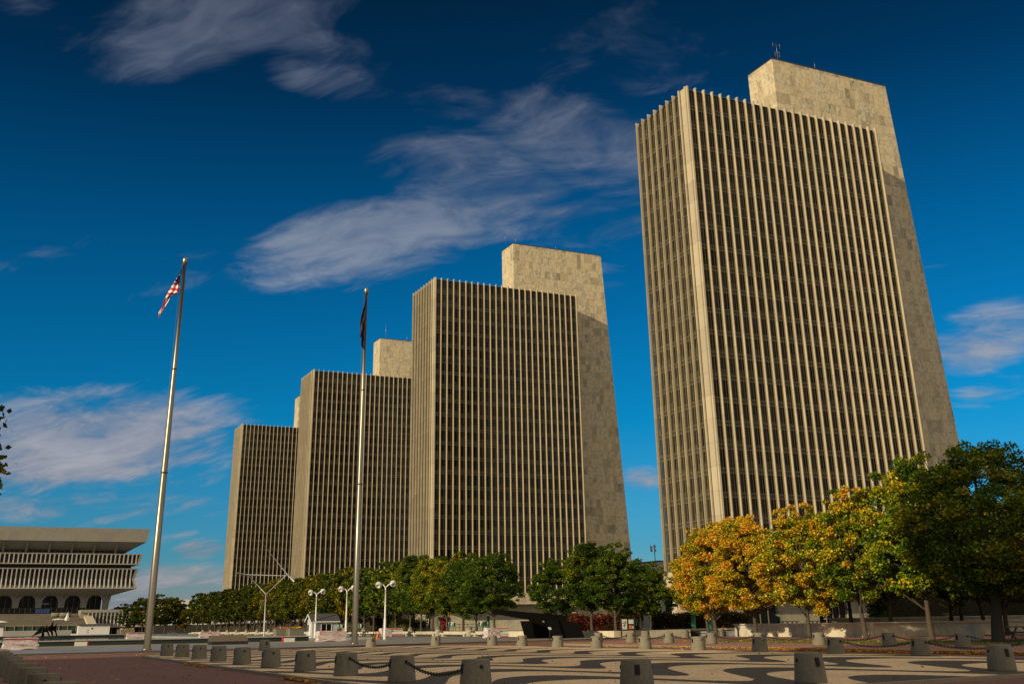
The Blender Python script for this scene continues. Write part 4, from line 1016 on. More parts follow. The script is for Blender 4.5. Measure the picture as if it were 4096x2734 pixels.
# ------------------------------------------------------------------ planters with flowers
def planter(px, py, w_, cols, label, y=None, hh=None):
    a = G(px, py, .12) if y is None else OY(px, py, y)
    h = hh or 1.25; r = thing('concrete_planter', (a.x, a.y, .12), label, 'planter', 'square concrete flower planters')
    b = MB(); b.hexa([(.08, .08, 0), (w_-.08, .08, 0), (w_-.08, w_-.08, 0), (.08, w_-.08, 0), (0, 0, h), (w_, 0, h), (w_, w_, h), (0, w_, h)], M_conc)
    b.box(-.04, -.04, h, w_+.04, w_+.04, h+.10, M_conc); b.build('tub', r)
    rnd = random.Random(int(px))
    for k_ in range(2 if len(cols) > 2 else 1):
        b = MB()
        for i in range(90):
            x_, y_ = rnd.uniform(.05, w_-.05), rnd.uniform(.05, w_-.05); cc = cols[min(len(cols)-1, int(x_/w_*len(cols)))]
            s_ = rnd.uniform(.06, .13); z_ = h+.12+rnd.uniform(0, .28)
            b.lathe([(s_*.4, -s_*.5), (s_, 0), (s_*.5, s_*.6)], (x_, y_, z_), M_flower[cc] if rnd.random() > .25 else M_leafsoil, 6)
        b.build('flowers', r); break
planter(1103, 2545, 2.6, ['red', 'white', 'rust', 'rust'], 'left planter of mixed red and white flowers beside the gatehouse')
planter(1158, 2546, 2.6, ['rust', 'yellow', 'yellow', 'red'], 'right planter of yellow flowers beside the gatehouse')
planter(468, 2537, 3.2, ['red', 'yellow'], 'far planter with red and yellow flowers at the end of the pool', y=330, hh=1.6)
planter(482, 2537, 3.6, ['white', 'rust', 'yellow'], 'far planter right of the red and yellow one beyond the pool', y=328, hh=1.6)

# ------------------------------------------------------------------ picnic tables, cones, barrier
def picnic(loc, rz, label, m=M_core, sc_=1.):
    r = thing('picnic_table', loc, label, 'picnic table', 'dark picnic tables', rz); r.scale = (sc_,)*3
    b = MB(); b.box(-1.0, -.4, .70, 1.0, .4, .76, m); b.build('tabletop', r)
    for s_ in (-1, 1):
        b = MB(); b.box(-1.0, s_*.75-.14, .42, 1.0, s_*.75+.14, .46, m); b.build('seat', r)
    for s_ in (-.7, .7):
        b = MB(); b.tube([(s_, -.8, 0), (s_, -.25, .70)], .05, m, 6); b.tube([(s_, .8, 0), (s_, .25, .70)], .05, m, 6); b.tube([(s_, -.85, .40), (s_, .85, .40)], .045, m, 6); b.build('leg_frame', r)
for px, rz, lb in ((1392, 10, 'left dark picnic table behind the middle lamp'), (1432, -8, 'picnic table directly behind the right flagpole foot'), (1478, 5, 'rightmost dark picnic table left of the orange cone')):
    q = G(px, 2549, .12); picnic((q.x, q.y, .12), R_(rz), lb, M_core, 1.15)
q = OX(4055, 2550, 66.); picnic((66, q.y, .137), R_(0), 'picnic table in deep shade at the right photo edge', simple('weathered wood', (.10, .09, .08), .8), 1.1)
q = OX(3160, 2490, 90.); picnic((90, q.y, .56), R_(10), 'low dark picnic table on the podium below the green floodlight', M_core, 1.2)
q = OX(3260, 2490, 90.); picnic((90, q.y, .56), R_(10), 'dark picnic table on the podium behind the second orange tree trunk', M_core, 1.2)
for px, py, lb in ((1244, 2551, 'orange traffic cone at the gatehouse corner'), (1510, 2554, 'orange traffic cone left of the third lamp'), (2893, 2510, 'tiny orange cone in front of the dark hedge')):
    q = G(px, py, .12) if py > 2520 else Vector((82, OX(px, py, 82).y, .71)); r = thing('traffic_cone', (q.x, q.y, q.z), lb, 'traffic cone', 'orange traffic cones'); r.scale = (.4,)*3 if py < 2520 else (1, 1, 1)
    b = MB(); b.box(-.26, -.26, 0, .26, .26, .05, M_orange); b.build('base', r)
    b = MB(); b.lathe([(.20, .05), (.05, .92), (.03, .95)], (0, 0, 0), M_orange, 14); b.build('cone', r)
def barrier(px, py, rz, label, y=None):
    q = G(px, py, .12) if y is None else OY(px, py, y); r = thing('crowd_barrier', (q.x, q.y, .12), label, 'barrier', 'steel crowd barriers', R_(rz))
    b = MB(); b.tube([(-1.05, 0, .15), (-1.05, 0, 1.1), (1.05, 0, 1.1), (1.05, 0, .15), (-1.05, 0, .15)], .03, M_steel, 6)
    for k in range(13): b.tube([(-.9+k*.15, 0, .15), (-.9+k*.15, 0, 1.1)], .016, M_steel, 4)
    b.build('frame', r)
    for s_ in (-.8, .8):
        b = MB(); b.tube([(s_, -.3, 0), (s_, 0, .14), (s_, .3, 0)], .025, M_steel, 5); b.build('foot', r)
barrier(1694, 2546, -25, 'steel crowd barrier standing by the bench between two bins')
barrier(682, 2537, -10, 'left far crowd barrier in front of the bin row', 330); barrier(696, 2537, 15, 'right far crowd barrier in front of the bin row', 328)
# info board
q = OY(2512, 2518, 108.2)
r = thing('information_board', (q.x, 108.2, .13), 'dark framed notice board with plaza map on the planter', 'notice board')
b = MB()
for s_ in (-.85, .85): b.box(s_-.06, -.05, 0, s_+.06, .05, 1.95, M_core)
b.box(-.85, -.04, .72, .85, .04, 1.9, M_core); b.build('frame', r)
b = MB(); b.box(-.74, -.055, .80, -.12, -.042, 1.82, M_plain); mp = b.build('map_sheet', r)
b = MB(); b.box(-.5, -.06, 1.0, -.42, -.0555, 1.6, M_core); b.box(-.6, -.06, 1.15, -.3, -.0555, 1.22, M_core); b.box(-.66, -.06, 1.4, -.55, -.0555, 1.5, M_green); b.box(-.34, -.06, 1.3, -.24, -.0555, 1.62, M_green); b.build('map_print', mp)
b = MB(); b.box(.10, -.055, 1.35, .72, -.042, 1.78, M_plain); b.build('notice', r)
b = MB(); b.box(.14, -.055, .82, .42, -.042, 1.2, M_orange); b.box(.48, -.055, .85, .72, -.042, 1.15, M_wgrey); b.build('notice', r)
# signs
def signpost(px, pyt, pyb, x, z0, label, hyd=False):
    q = OX(px, pyb, x); t_ = OX(px, pyt, x); H_ = t_.z-z0; r = thing('parking_sign', (x, q.y, z0), label, 'sign', 'red and white parking signs', R_(-35))
    b = MB(); b.tube([(0, 0, 0), (0, 0, H_)], .035, M_green, 6); b.build('post', r)
    b = MB(); b.box(-.24, -.05, H_-1.15, .24, -.03, H_, M_white); sp = b.build('panel', r)
    b = MB(); b.box(-.2, -.056, H_-.42, .2, -.051, H_-.04, M_red); b.box(-.2, -.056, H_-1.1, .2, -.051, H_-1.02, M_red); b.build('red_mark', sp)
    me = text_mesh('P', .34, M_wrapw, .002); o = link('lettering', me, sp); o.rotation_euler = (R_(90), 0, 0); o.location = (0, -.06, H_-.23)
    me = text_mesh('NO\nPARKING', .11, M_red, .002); o = link('lettering', me, sp); o.rotation_euler = (R_(90), 0, 0); o.location = (0, -.06, H_-.68)
signpost(2298, 2447, 2500, 72, .66, 'red and white no parking sign rising from the red hedge')
signpost(2722, 2455, 2505, 80, .55, 'red and white no parking sign above the red hydrant')
signpost(690, 2462, 2525, 110, .12, 'small white sign between the far left tree trunks')
q = OX(2723, 2508, 79.5); r = thing('fire_hydrant', (79.5, q.y, .80), 'red fire hydrant before the dark hedge', 'hydrant')
b = MB(); b.lathe([(.18, 0), (.18, .06), (.12, .08), (.12, .55), (.16, .58), (.16, .64), (.10, .74), (.03, .80)], (0, 0, 0), M_red, 12); b.build('body', r)
b = MB(); b.tube([(-.22, 0, .45), (.22, 0, .45)], .07, M_red, 8); b.build('nozzle', r)
# green floodlights on the planting beds and green utility posts
def floods(px, n, x, z0, label, py=2500):
    q = OX(px, py, x); r = thing('garden_floodlight', (x, q.y, z0), label, 'floodlight', 'green garden floodlights', R_(-40))
    for k in range(n):
        dx_ = (k-(n-1)/2)*.75
        b = MB(); b.tube([(dx_, 0, 0), (dx_, 0, .7)], .05, M_green, 6); b.build('stand', r)
        b = MB(); b.hexa([(dx_-.28, -.35, .75), (dx_+.28, -.35, .60), (dx_+.28, .15, .85), (dx_-.28, .15, .85), (dx_-.30, -.25, 1.5), (dx_+.25, -.35, 1.35), (dx_+.32, .15, 1.30), (dx_-.28, .25, 1.40)], M_green); b.build('housing', r)
floods(1803, 2, 68, .66, 'pair of green garden floodlights between tree trunks, left of the railing')
floods(1930, 3, 68, .66, 'three green garden floodlights in a row behind the benches')
floods(1362, 2, 68, .66, 'dark green floodlights behind the gatehouse')
floods(1440, 2, 68, .66, 'green floodlights behind the right flagpole')
floods(3112, 1, 76, .60, 'single large green floodlight on the podium wall')
floods(2540, 1, 70, .66, 'dark green floodlight right of the notice board')
def gpost(px, py0, py1, x, w_, label):
    q = OX(px, py1, x); t_ = OX(px, py0, x); b = MB(); H_ = t_.z-.6; b.lathe([(w_*1.2, 0), (w_*1.2, .12), (w_, .14), (w_, H_-.1), (w_*1.15, H_)], (x, q.y, .6), M_green, 10); tag(b.build('green_post'), label, 'post', 'green utility posts')
gpost(1758, 2465, 2517, 68, .22, 'green utility post by the leftmost floodlights')
gpost(1953, 2462, 2515, 68, .22, 'green utility post behind the white board stack')
gpost(2775, 2448, 2510, 80, .32, 'green post left of centre in front of the dark hedge')
gpost(2838, 2445, 2500, 80, .42, 'thick green post beside the leftmost orange tree trunk')
# railing near second tower
r = thing('steel_railing', (74, 0, .66), 'thin dark steel railing behind the planted trees', 'railing')
ya, yb = OX(1905, 2500, 74).y, OX(1822, 2500, 74).y
b = MB(); b.tube([(0, ya, 1.1), (0, yb, 1.1)], .04, M_core, 6); b.tube([(0, ya, .6), (0, yb, .6)], .03, M_core, 6); b.build('rail', r)
for k in range(6):
    y_ = ya+(yb-ya)*k/5; b = MB(); b.tube([(0, y_, 0), (0, y_, 1.1)], .035, M_core, 6); b.build('post', r)
# ------------------------------------------------------------------ kinetic sculpture
a = G(1055, 2548, .12); Y0 = a.y
def kp(a_, b_): v_ = OY(900+a_*.4043, 2100+b_*.4043, Y0); return (v_.x-a.x, 0, v_.z-.12)
r = thing('kinetic_sculpture', (a.x, Y0, .12), 'tall steel Y-shaped mobile sculpture with two long thin blades', 'sculpture')
fk = kp(405, 680); l1, l2 = kp(225, 487), kp(615, 482)
b = MB(); b.tube([(0, 0, 0), fk], [.15, .09], M_wgrey, 10); b.build('mast', r)
for e_ in (l1, l2):
    b = MB(); b.tube([fk, e_], .055, M_wgrey, 8); b.build('arm', r)
b = MB(); p0, p1_ = kp(107, 466), kp(602, 497); b.tube([p0, l1, p1_], [.11, .08, .03], M_wgrey, 6); b.build('blade', r)
b = MB(); p0, p1_ = kp(683, 553), kp(348, 150); b.tube([p0, l2, p1_], [.15, .09, .02], M_wgrey, 6); b.build('blade', r)
# ------------------------------------------------------------------ spiky black sculpture
r = thing('spiked_sculpture', (*G(180, 2543, .12)[:2], .12), 'black sculpture of curved triangular spikes beyond the pool', 'sculpture'); r.location = (OY(180, 2543, 308).x, 302, .12)
def sp(pts, dy):
    b = MB(); P_ = [OY(q_[0]/3.612, 2300+q_[1]/3.612, 302+dy) for q_ in pts]; b.extr([(p_.x-r.location.x, dy, p_.z-.12) for p_ in P_], (0, .35, 0), M_blackp); b.build('spike', r)
sp([(455, 880), (540, 800), (600, 725), (615, 770), (600, 830)], 0)
sp([(595, 880), (610, 800), (645, 715), (640, 800), (640, 880)], .6)
sp([(610, 810), (655, 765), (682, 702), (690, 770), (700, 800), (722, 872), (700, 870), (680, 820)], 1.2)
sp([(692, 750), (735, 715), (782, 640), (770, 710), (765, 790), (768, 872), (745, 868), (735, 820), (700, 795)], 1.8)
sp([(765, 740), (800, 720), (828, 682), (810, 750), (815, 800), (830, 872), (812, 868), (795, 815), (768, 790)], 2.4)
# grey cut-out sculpture behind hedge
r = thing('cutout_sculpture', (84, 128, .5), 'grey steel plate sculpture with curved horn beside the dark hedge', 'sculpture')
M_gsteel = simple('grey steel', (.085, .085, .09), .45, .2)
pts = [(735, 1568), (740, 1440), (800, 1395), (860, 1370), (890, 1330), (905, 1280), (885, 1200), (860, 1150), (880, 1118), (920, 1160), (950, 1230), (960, 1330), (930, 1420), (900, 1500), (895, 1568)]
y_ = OX(2450+800/4.48, 2150+1500/4.48, 84).y
b = MB(); P_ = [OY(2450+q_[0]/4.48, 2150+q_[1]/4.48, y_) for q_ in pts]; r.location = (84, y_, .5); b.extr([(p_.x-84, 0, p_.z-.5) for p_ in P_], (0, .25, 0), M_gsteel); b.build('plate', r)
b = MB(); P_ = [OY(2450+q_[0]/4.48, 2150+q_[1]/4.48, y_-.1) for q_ in ((812, 1415), (858, 1390), (850, 1445), (815, 1460))]; b.extr([(p_.x-84, -.1, p_.z-.5) for p_ in P_], (0, .05, 0), M_wrapw); b.build('opening', r)
# ------------------------------------------------------------------ hedges
def leaf_arrays(P, n_leaf, rng, size, droop=.4, aspect=.62):
    """rhombus leaves folded along the midrib; P: (n,3) centres"""
    n = len(P); d = rng.normal(size=(n, 3)); d[:, 2] = d[:, 2]*.5-droop; d /= np.linalg.norm(d, axis=1)[:, None]
    s = rng.normal(size=(n, 3)); s -= d*np.sum(s*d, 1)[:, None]; s /= np.linalg.norm(s, axis=1)[:, None]
    nn_ = np.cross(d, s); L = size*rng.uniform(.65, 1.3, n)[:, None]; W_ = L*aspect
    v = np.stack([P-d*L*.5, P+s*W_*.5+nn_*L*.08, P+d*L*.5, P-s*W_*.5+nn_*L*.08], 1)
    return v
def leaf_mesh(name, V, lr_, cr_, m, extra=None):
    n = len(V); me = bpy.data.meshes.new(name); me.vertices.add(4*n); me.vertices.foreach_set('co', V.reshape(-1).astype(np.float32))
    me.loops.add(4*n); me.loops.foreach_set('vertex_index', np.arange(4*n, dtype=np.int32)); me.polygons.add(n)
    me.polygons.foreach_set('loop_start', np.arange(0, 4*n, 4, dtype=np.int32)); me.polygons.foreach_set('loop_total', np.full(n, 4, dtype=np.int32))
    for nm, a in (('lr', lr_), ('cr', cr_)):
        at = me.attributes.new(nm, 'FLOAT', 'POINT'); at.data.foreach_set('value', np.repeat(a, 4).astype(np.float32))
    me.materials.append(m); me.update(calc_edges=True); return me
def hedge(x0, y0, x1, y1, z0, h, n, m, label, col, seed, name='clipped_hedge'):
    rng = np.random.default_rng(seed); r = thing(name, (x0, y0, z0), label, 'hedge')
    b = MB(); b.box(.35, .35, 0, x1-x0-.35, y1-y0-.35, h-.4, M_soil); b.build('inner_branches', r)
    P = rng.uniform(0, 1, (n, 3))*np.array([x1-x0, y1-y0, h]); f = rng.integers(0, 4, n)
    bump = .25*np.sin(P[:, 0]*1.3+seed)+.25*np.sin(P[:, 1]*1.7)
    P[f == 0, 0] = rng.uniform(0, .5, (f == 0).sum()); P[f == 1, 1] = rng.uniform(0, .5, (f == 1).sum()); P[f >= 2, 2] = h-rng.uniform(0, .5, (f >= 2).sum()); P[:, 2] *= 1+bump/h*.6
    P += rng.normal(size=P.shape)*.12; cl_ = np.floor(P*1.3); cr_ = np.modf(np.abs(np.sin(cl_ @ np.array([12.9, 78.2, 37.7]))*43758.5))[0]
    o = link('foliage', leaf_mesh('foliage', leaf_arrays(P, n, rng, .22), rng.uniform(0, 1, n), cr_, m), r); o.color = col
hedge(67.5, 124, 77, 129, .66, 1.75, 9000, M_leafred, 'red and russet hedge behind the notice board', (.40, .7, .7, 1), 1, 'red_hedge')
hedge(76.5, 117.5, 90, 121, .70, 1.75, 16000, M_leafred, 'dark clipped hedge under the left end of the orange trees', (.12, .3, .55, 1), 2)
hedge(71.5, 196, 76, 206, .66, 2.0, 3000, M_leaf, 'low green hedge behind the right flagpole', (.25, .3, .8, 1), 5, 'low_hedge')
hedge(70.5, 210, 72, 370, .66, 2.2, 14000, M_leafred, 'long dark hedge under the left rows of trees', (.1, .3, .5, 1), 7)
hedge(90, 95, 150, 98, .6, 3.6, 14000, M_leaf, 'tall dark hedge at the far right edge behind the trees', (.15, .3, .7, 1), 8, 'tall_hedge')
hedge(69, 172, 70.6, 174, .66, 1.9, 1200, M_leafred, 'small crimson bush behind the third lamp', (.85, .3, 1.1, 1), 6, 'crimson_bush')

# ------------------------------------------------------------------ trees
def tree_meshes(seed, H_, R, zb, ncl, nl, size, lean=0., low=False, trunk_r=.17):
    rng = np.random.default_rng(seed); rnd = random.Random(seed)
    # crown clusters inside a lumpy ovoid
    cz = zb+(H_-zb)*.46; A = []
    lump = [(rng.uniform(0, 6.28), rng.uniform(-.8, .9), rng.uniform(.10, .30)) for _ in range(9)]
    while len(A) < ncl:
        d = rng.normal(size=3); d /= np.linalg.norm(d); rr = rng.uniform(.42, 1.0)**.5
        az = math.atan2(d[1], d[0]); k = .86
        for (la, lz, lw) in lump:
            dd = math.cos(az-la)*math.sqrt(max(0, 1-d[2]**2))*math.sqrt(1-lz*lz)+d[2]*lz
            k += lw*max(0, dd-.72)/.28
        up = (H_-cz) if d[2] > 0 else (cz-zb)
        tap = 1.0 if d[2] < 0 else (1-.22*d[2])
        A.append((d[0]*R*rr*k*tap, d[1]*R*rr*k*tap, cz+d[2]*up*rr*min(1.08, k)))
    A = np.array(A)
    # leader shoots on top
    nlead = 16
    for q_ in range(nlead):
        a_ = rng.uniform(0, 6.28); rr_ = R*.62*rng.uniform(0, 1)**.6; A[q_] = (rr_*math.cos(a_), rr_*math.sin(a_), cz+(H_-cz)*math.sqrt(max(0, 1-(rr_/R/1.02)**2))*rng.uniform(.93, 1.05))
    # foliage layers
    ci = rng.integers(0, ncl, nl); crad = rng.uniform(.30, .72, ncl)*R/3.6; crad[:16] = rng.uniform(.26, .42, 16)*R/3.6; prob = crad**2.2; prob /= prob.sum(); ci = rng.choice(ncl, nl, p=prob)
    off = rng.normal(size=(nl, 3)); off /= np.linalg.norm(off, axis=1)[:, None]; off *= (rng.uniform(0, 1, nl)**.45*crad[ci])[:, None]; off[:, 2] *= .62; off[:, 2] -= .18*(off[:, 0]**2+off[:, 1]**2)
    P = A[ci]+off; ccol = rng.uniform(0, 1, ncl)
    lm = leaf_mesh('crown', leaf_arrays(P, nl, rng, size, .45), rng.uniform(0, 1, nl), ccol[ci], M_leaf)
    b = MB(); top = zb+(H_-zb)*.62
    pts = [(0, 0, 0), (lean*.3, .04, zb*.5), (lean, .0, zb), (lean*1.2, rnd.uniform(-.2, .2), (zb+top)/2), (lean, rnd.uniform(-.3, .3), top), (lean*.8, 0, H_-.9)]
    b.tube(pts, [trunk_r*1.25, trunk_r, trunk_r*.85, trunk_r*.6, trunk_r*.35, .03], M_bark, 9)
    idx = rng.choice(ncl, 34, replace=False)
    for q_ in idx:
        e = Vector(A[q_]); hz = rnd.uniform(zb*.75, min(top, e.z)) if e.z > zb else zb*.8; t_ = (hz-zb)/(top-zb+.01); s_ = Vector((lean, 0, hz))
        mid = s_.lerp(e, .5)+Vector((0, 0, -.12*(e-s_).length+.25)); r0_ = trunk_r*.42*(1-.5*max(0, min(1, t_)))
        b.tube([s_, s_.lerp(mid, .55), mid, e], [r0_, r0_*.7, r0_*.5, .02], M_bark, 5, False)
    return lm, b.mesh('trunk')
TV = [tree_meshes(11, 11.0, 3.85, 2.1, 260, 46000, .21), tree_meshes(22, 11.4, 4.0, 2.2, 270, 46000, .21, .15), tree_meshes(33, 10.7, 3.75, 2.1, 250, 44000, .21, -.15), tree_meshes(44, 11.2, 4.2, 2.2, 290, 48000, .21, .1)]
TF = [tree_meshes(55, 11.0, 3.9, 2.2, 140, 10500, .42), tree_meshes(66, 10.8, 3.8, 2.3, 135, 10000, .42, .15), tree_meshes(77, 11.3, 4.1, 2.2, 140, 10500, .42, -.2)]
TB_ = [tree_meshes(88, 14.2, 5.4, 2.6, 380, 60000, .225, .2, trunk_r=.28), tree_meshes(99, 14.8, 5.7, 2.6, 400, 62000, .225, -.2, trunk_r=.36)]
def tree(x, y, z, var, sc_, rz, col, label, group, name='plaza_tree'):
    r = thing(name, (x, y, z), label, 'tree', group, rz); r.scale = (sc_[0], sc_[0], sc_[1])
    o = link('crown', var[0], r); o.color = (*col, 1); link('trunk', var[1], r); return r
GR1 = 'autumn trees of the right hand row'
# right hand front row, from the left (far) to the right (near)
fr_ = [(72.6, 103.5, .13, TV[2], (.95, .80), (.44, .40, .8), 'dull olive tree behind the left edge of the orange trees'),
       (66.5, 93.6, .13, TV[0], (1.0, .88), (.54, .50, 1.05), 'leftmost orange tree, dull rust and olive crown over the rear bollards'),
       (62.3, 87.6, .13, TV[1], (1.0, .90), (.55, .45, 1.3), 'second autumn tree from the left of the orange group, bright gold crown'),
       (62.2, 81.6, .13, TV[3], (1.0, .92), (.58, .45, 1.35), 'third and most orange tree of the gold group'),
       (62.2, 74.6, .13, TV[0], (1.0, .95), (.53, .50, 1.3), 'fourth autumn tree, orange and lime crown over the forked trunk'),
       (62.4, 68.3, .13, TV[2], (1.05, 1.05), (.43, .60, 1.25), 'fifth autumn tree, green and gold crown before the corner pier'),
       (62.4, 61.6, .13, TV[1], (1.1, 1.12), (.28, .50, 1.3), 'mostly green tree with slim leaning trunk at the right'),
       (60.4, 54.0, .13, TB_[1], (1.0, .86), (.24, .50, 1.35), 'largest dark tree with thick trunk near the right edge'),
       (64.5, 48.5, .13, TB_[0], (1.0, .88), (.28, .55, 1.35), 'dark tree cut by the right edge of the photo')]
for i, (x, y, z, var, s_, c_, lb) in enumerate(fr_): tree(x, y, z, var, s_, R_(70*i), c_, lb, GR1)
# second row on the podium
sr = [(79, 104.5, 'back row tree behind the leftmost orange tree'), (77.5, 86.5, 'dark trunk back row tree behind the veined marble wall'), (77, 80.8, 'back row tree just left of the dark entrance'), (77.5, 90.8, 'back row tree behind the second orange tree'),
      (84, 79.0, 'back row tree behind the fifth autumn tree'), (90, 86.0, 'back row green tree above the bright parapet'), (88, 80.0, 'back row tree with sunlit trunk above the bright parapet'), (79.5, 70.0, 'dark tree behind the thick trunk at right'), (84.5, 65.0, 'dark tree behind the picnic table at right'), (72, 58, 'shaded tree at the far right behind the thick trunk'), (95, 79.5, 'green back row tree between the two darkest trees'), (103, 82, 'far shaded tree right of the sunlit trunk'), (98, 72, 'shaded tree behind the picnic table, further back'), (112, 88, 'deep shaded tree at the far right above the parapet'), (90, 60, 'dark tree at the right photo edge, behind the picnic table'), (118, 80, 'farthest dark tree at the right edge')]
for i, (x, y, lb) in enumerate(sr): tree(x, y, .6 if y > 77 else .13, TV[i % 4], (1.08, 1.0), R_(50*i+20), (.22, .5, .9), lb, 'trees of the second right hand row')
# rows along the benches
pal = [(.18, .40, .85), (.30, .5, .9), (.12, .35, .8), (.22, .4, .85)]
y = 112.8; i = 0; GR2 = 'trees in the long planter beside the benches'
named = {0: 'dark green tree with its trunk left of the notice board', 1: 'dark green tree with its trunk above the red hedge left end', 2: 'green tree behind the black sculpture, left of the hedge trees', 5: 'bushy green tree just left of the black beam', 6: 'tree with forked trunk behind the board stack', 7: 'yellow green tree right of the second twin trunk', 8: 'yellow and orange tinged tree in the middle row', 9: 'green tree right of the third lamp', 10: 'green tree directly behind the third lamp'}
ys = [112.8, 118.0, 126.8, 146, 151.7, 157.5, 163, 168.8, 174.5, 180.2, 186, 192, 198, 204, 210, 216, 222, 229, 236, 243, 250, 257, 264, 272, 280, 288, 296, 304, 312, 320, 329, 338, 347, 356, 366]
rnd = random.Random(12)
nm_used = ['dark green tree with its trunk left of the notice board', 'dark green tree right above the black sculpture end', 'thin green tree behind the black sculpture', 'dense dark green tree left of the black beam', 'dark green tree with forked trunk behind the crumpled board stack', 'green tree over the three green floodlights', 'yellow and gold tinged tree over the litter bin', 'lime yellow tree left of the gold tinged one', 'tall deep green tree right of the third lamp', 'green tree behind the third twin globe lamp', 'green tree just right of the right flagpole', 'green tree crossed by the right flagpole', 'green tree behind the middle lamp', 'green tree behind the gatehouse roof', 'brownish green tree left of the first lamp', 'olive brown tree above the flower planters']
for i, y in enumerate(ys):
    far = y > 185; var = (TF if far else TV)[i % (3 if far else 4)]
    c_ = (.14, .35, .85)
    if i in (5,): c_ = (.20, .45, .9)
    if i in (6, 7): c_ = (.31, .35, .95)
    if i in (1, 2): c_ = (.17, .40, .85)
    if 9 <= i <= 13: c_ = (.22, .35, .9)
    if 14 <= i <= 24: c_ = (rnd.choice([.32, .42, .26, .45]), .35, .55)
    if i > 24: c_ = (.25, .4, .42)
    s_ = rnd.uniform(.95, 1.08); hs = rnd.uniform(.97, 1.07)
    if i in (3, 4): s_, hs = 1.0, .94
    if i in (0, 1, 2): s_, hs = .97, (.86, .88, .80)[i]
    if i in (5, 6, 7): hs *= .93
    lb = nm_used[i] if i < len(nm_used) else 'small far tree in the planter row between the left flagpole and the mobile'
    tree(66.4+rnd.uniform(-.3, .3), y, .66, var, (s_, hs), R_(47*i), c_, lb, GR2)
GR3 = 'second planter row of trees behind the benches'
for i in range(34):
    y = 112+i*7.7
    if y < 168: continue
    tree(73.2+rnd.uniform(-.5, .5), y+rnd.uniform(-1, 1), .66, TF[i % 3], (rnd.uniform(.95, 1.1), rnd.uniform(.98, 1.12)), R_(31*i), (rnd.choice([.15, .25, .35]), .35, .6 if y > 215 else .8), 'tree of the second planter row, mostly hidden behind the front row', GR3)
# background trees: between towers, beyond the pool
bg = [(OY(2600, 2400, 165), 'tall green tree filling the gap left of the nearest tower', 1.3, .98, (.22, .3, .8)), (OY(2560, 2400, 190), 'green tree behind the gap between second and nearest tower', 1.3, 1.05, (.2, .3, .7)), (OY(2500, 2400, 175), 'green tree over the curved grey sculpture', 1.2, .92, (.18, .3, .75)),
      (OY(570, 2500, 390), 'small dark green tree with golden patches left of the left flagpole', 1.2, 1.02, (.24, .9, .5)), (OY(520, 2500, 430), 'dark tree behind the golden patched one', 1.2, .95, (.2, .4, .5)), (OY(620, 2500, 400), 'dark olive tree right of the left flagpole', 1.3, 1.12, (.32, .4, .5)), (OY(660, 2500, 410), 'brownish tree in the far group right of the left flagpole', 1.25, 1.08, (.4, .4, .5)),
      (OY(705, 2500, 400), 'far dark green tree at the right end of the far group', 1.15, 1.05, (.3, .5, .5)), (OY(740, 2510, 430), 'small russet tree before the white pavilion', .8, .75, (.7, .3, .5)),
      (OY(790, 2500, 380), 'green far tree left of the farthest tower', 1.2, 1.12, (.22, .4, .6)), (OY(840, 2500, 390), 'far green tree touching the farthest tower foot', 1.25, 1.15, (.3, .4, .5)), (OY(500, 2420, 640), 'tiny tree on the skyline right of the museum', 1.4, 1.3, (.3, .3, .4)), (OY(545, 2420, 650), 'dark conical tree top on the skyline left of the flagpole', 1.0, 1.45, (.1, .2, .4)), (OY(470, 2420, 640), 'low tree clump at the museum corner', 1.5, 1.2, (.3, .3, .4))]
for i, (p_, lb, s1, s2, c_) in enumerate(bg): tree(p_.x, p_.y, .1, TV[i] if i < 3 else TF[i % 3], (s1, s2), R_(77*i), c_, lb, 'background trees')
# tree outside the left edge whose twigs enter the picture
def near_tree():
    rng = np.random.default_rng(5); L = TB_[0]
    e = OY(25, 1880, 27.); r = thing('oak_tree', (e.x-4.25, 27, 0), 'tree whose dark leafy twigs reach in at the left photo edge', 'tree')
    ncl = 220; A = rng.normal(size=(ncl, 3)); A /= np.linalg.norm(A, axis=1)[:, None]; A *= (rng.uniform(.5, 1, ncl)**.5)[:, None]*np.array([4.0, 4.0, 2.7]); A[:, 2] += 5.2
    nl = 16000; ci = rng.integers(0, ncl, nl); off = rng.normal(size=(nl, 3))*.28; off[:, 2] *= .5; P = A[ci]+off
    o = link('crown', leaf_mesh('crown', leaf_arrays(P, nl, rng, .17, .4, .8), rng.uniform(0, 1, nl), rng.uniform(0, 1, ncl)[ci], M_leaf), r); o.color = (.28, .4, .45, 1)
    b = MB(); b.tube([(0, 0, 0), (.1, 0, 3), (0, .1, 6), (0, 0, 9)], [.3, .22, .15, .03], M_bark, 10)
    for q_ in rng.choice(ncl, 60, replace=False):
        e_ = Vector(A[q_]); s_ = Vector((0, 0, max(2.8, e_.z-1.8))); b.tube([s_, s_.lerp(e_, .5)+Vector((0, 0, .2)), e_], [.07, .045, .012], M_bark, 5, False)
    b.build('trunk', r)
near_tree()
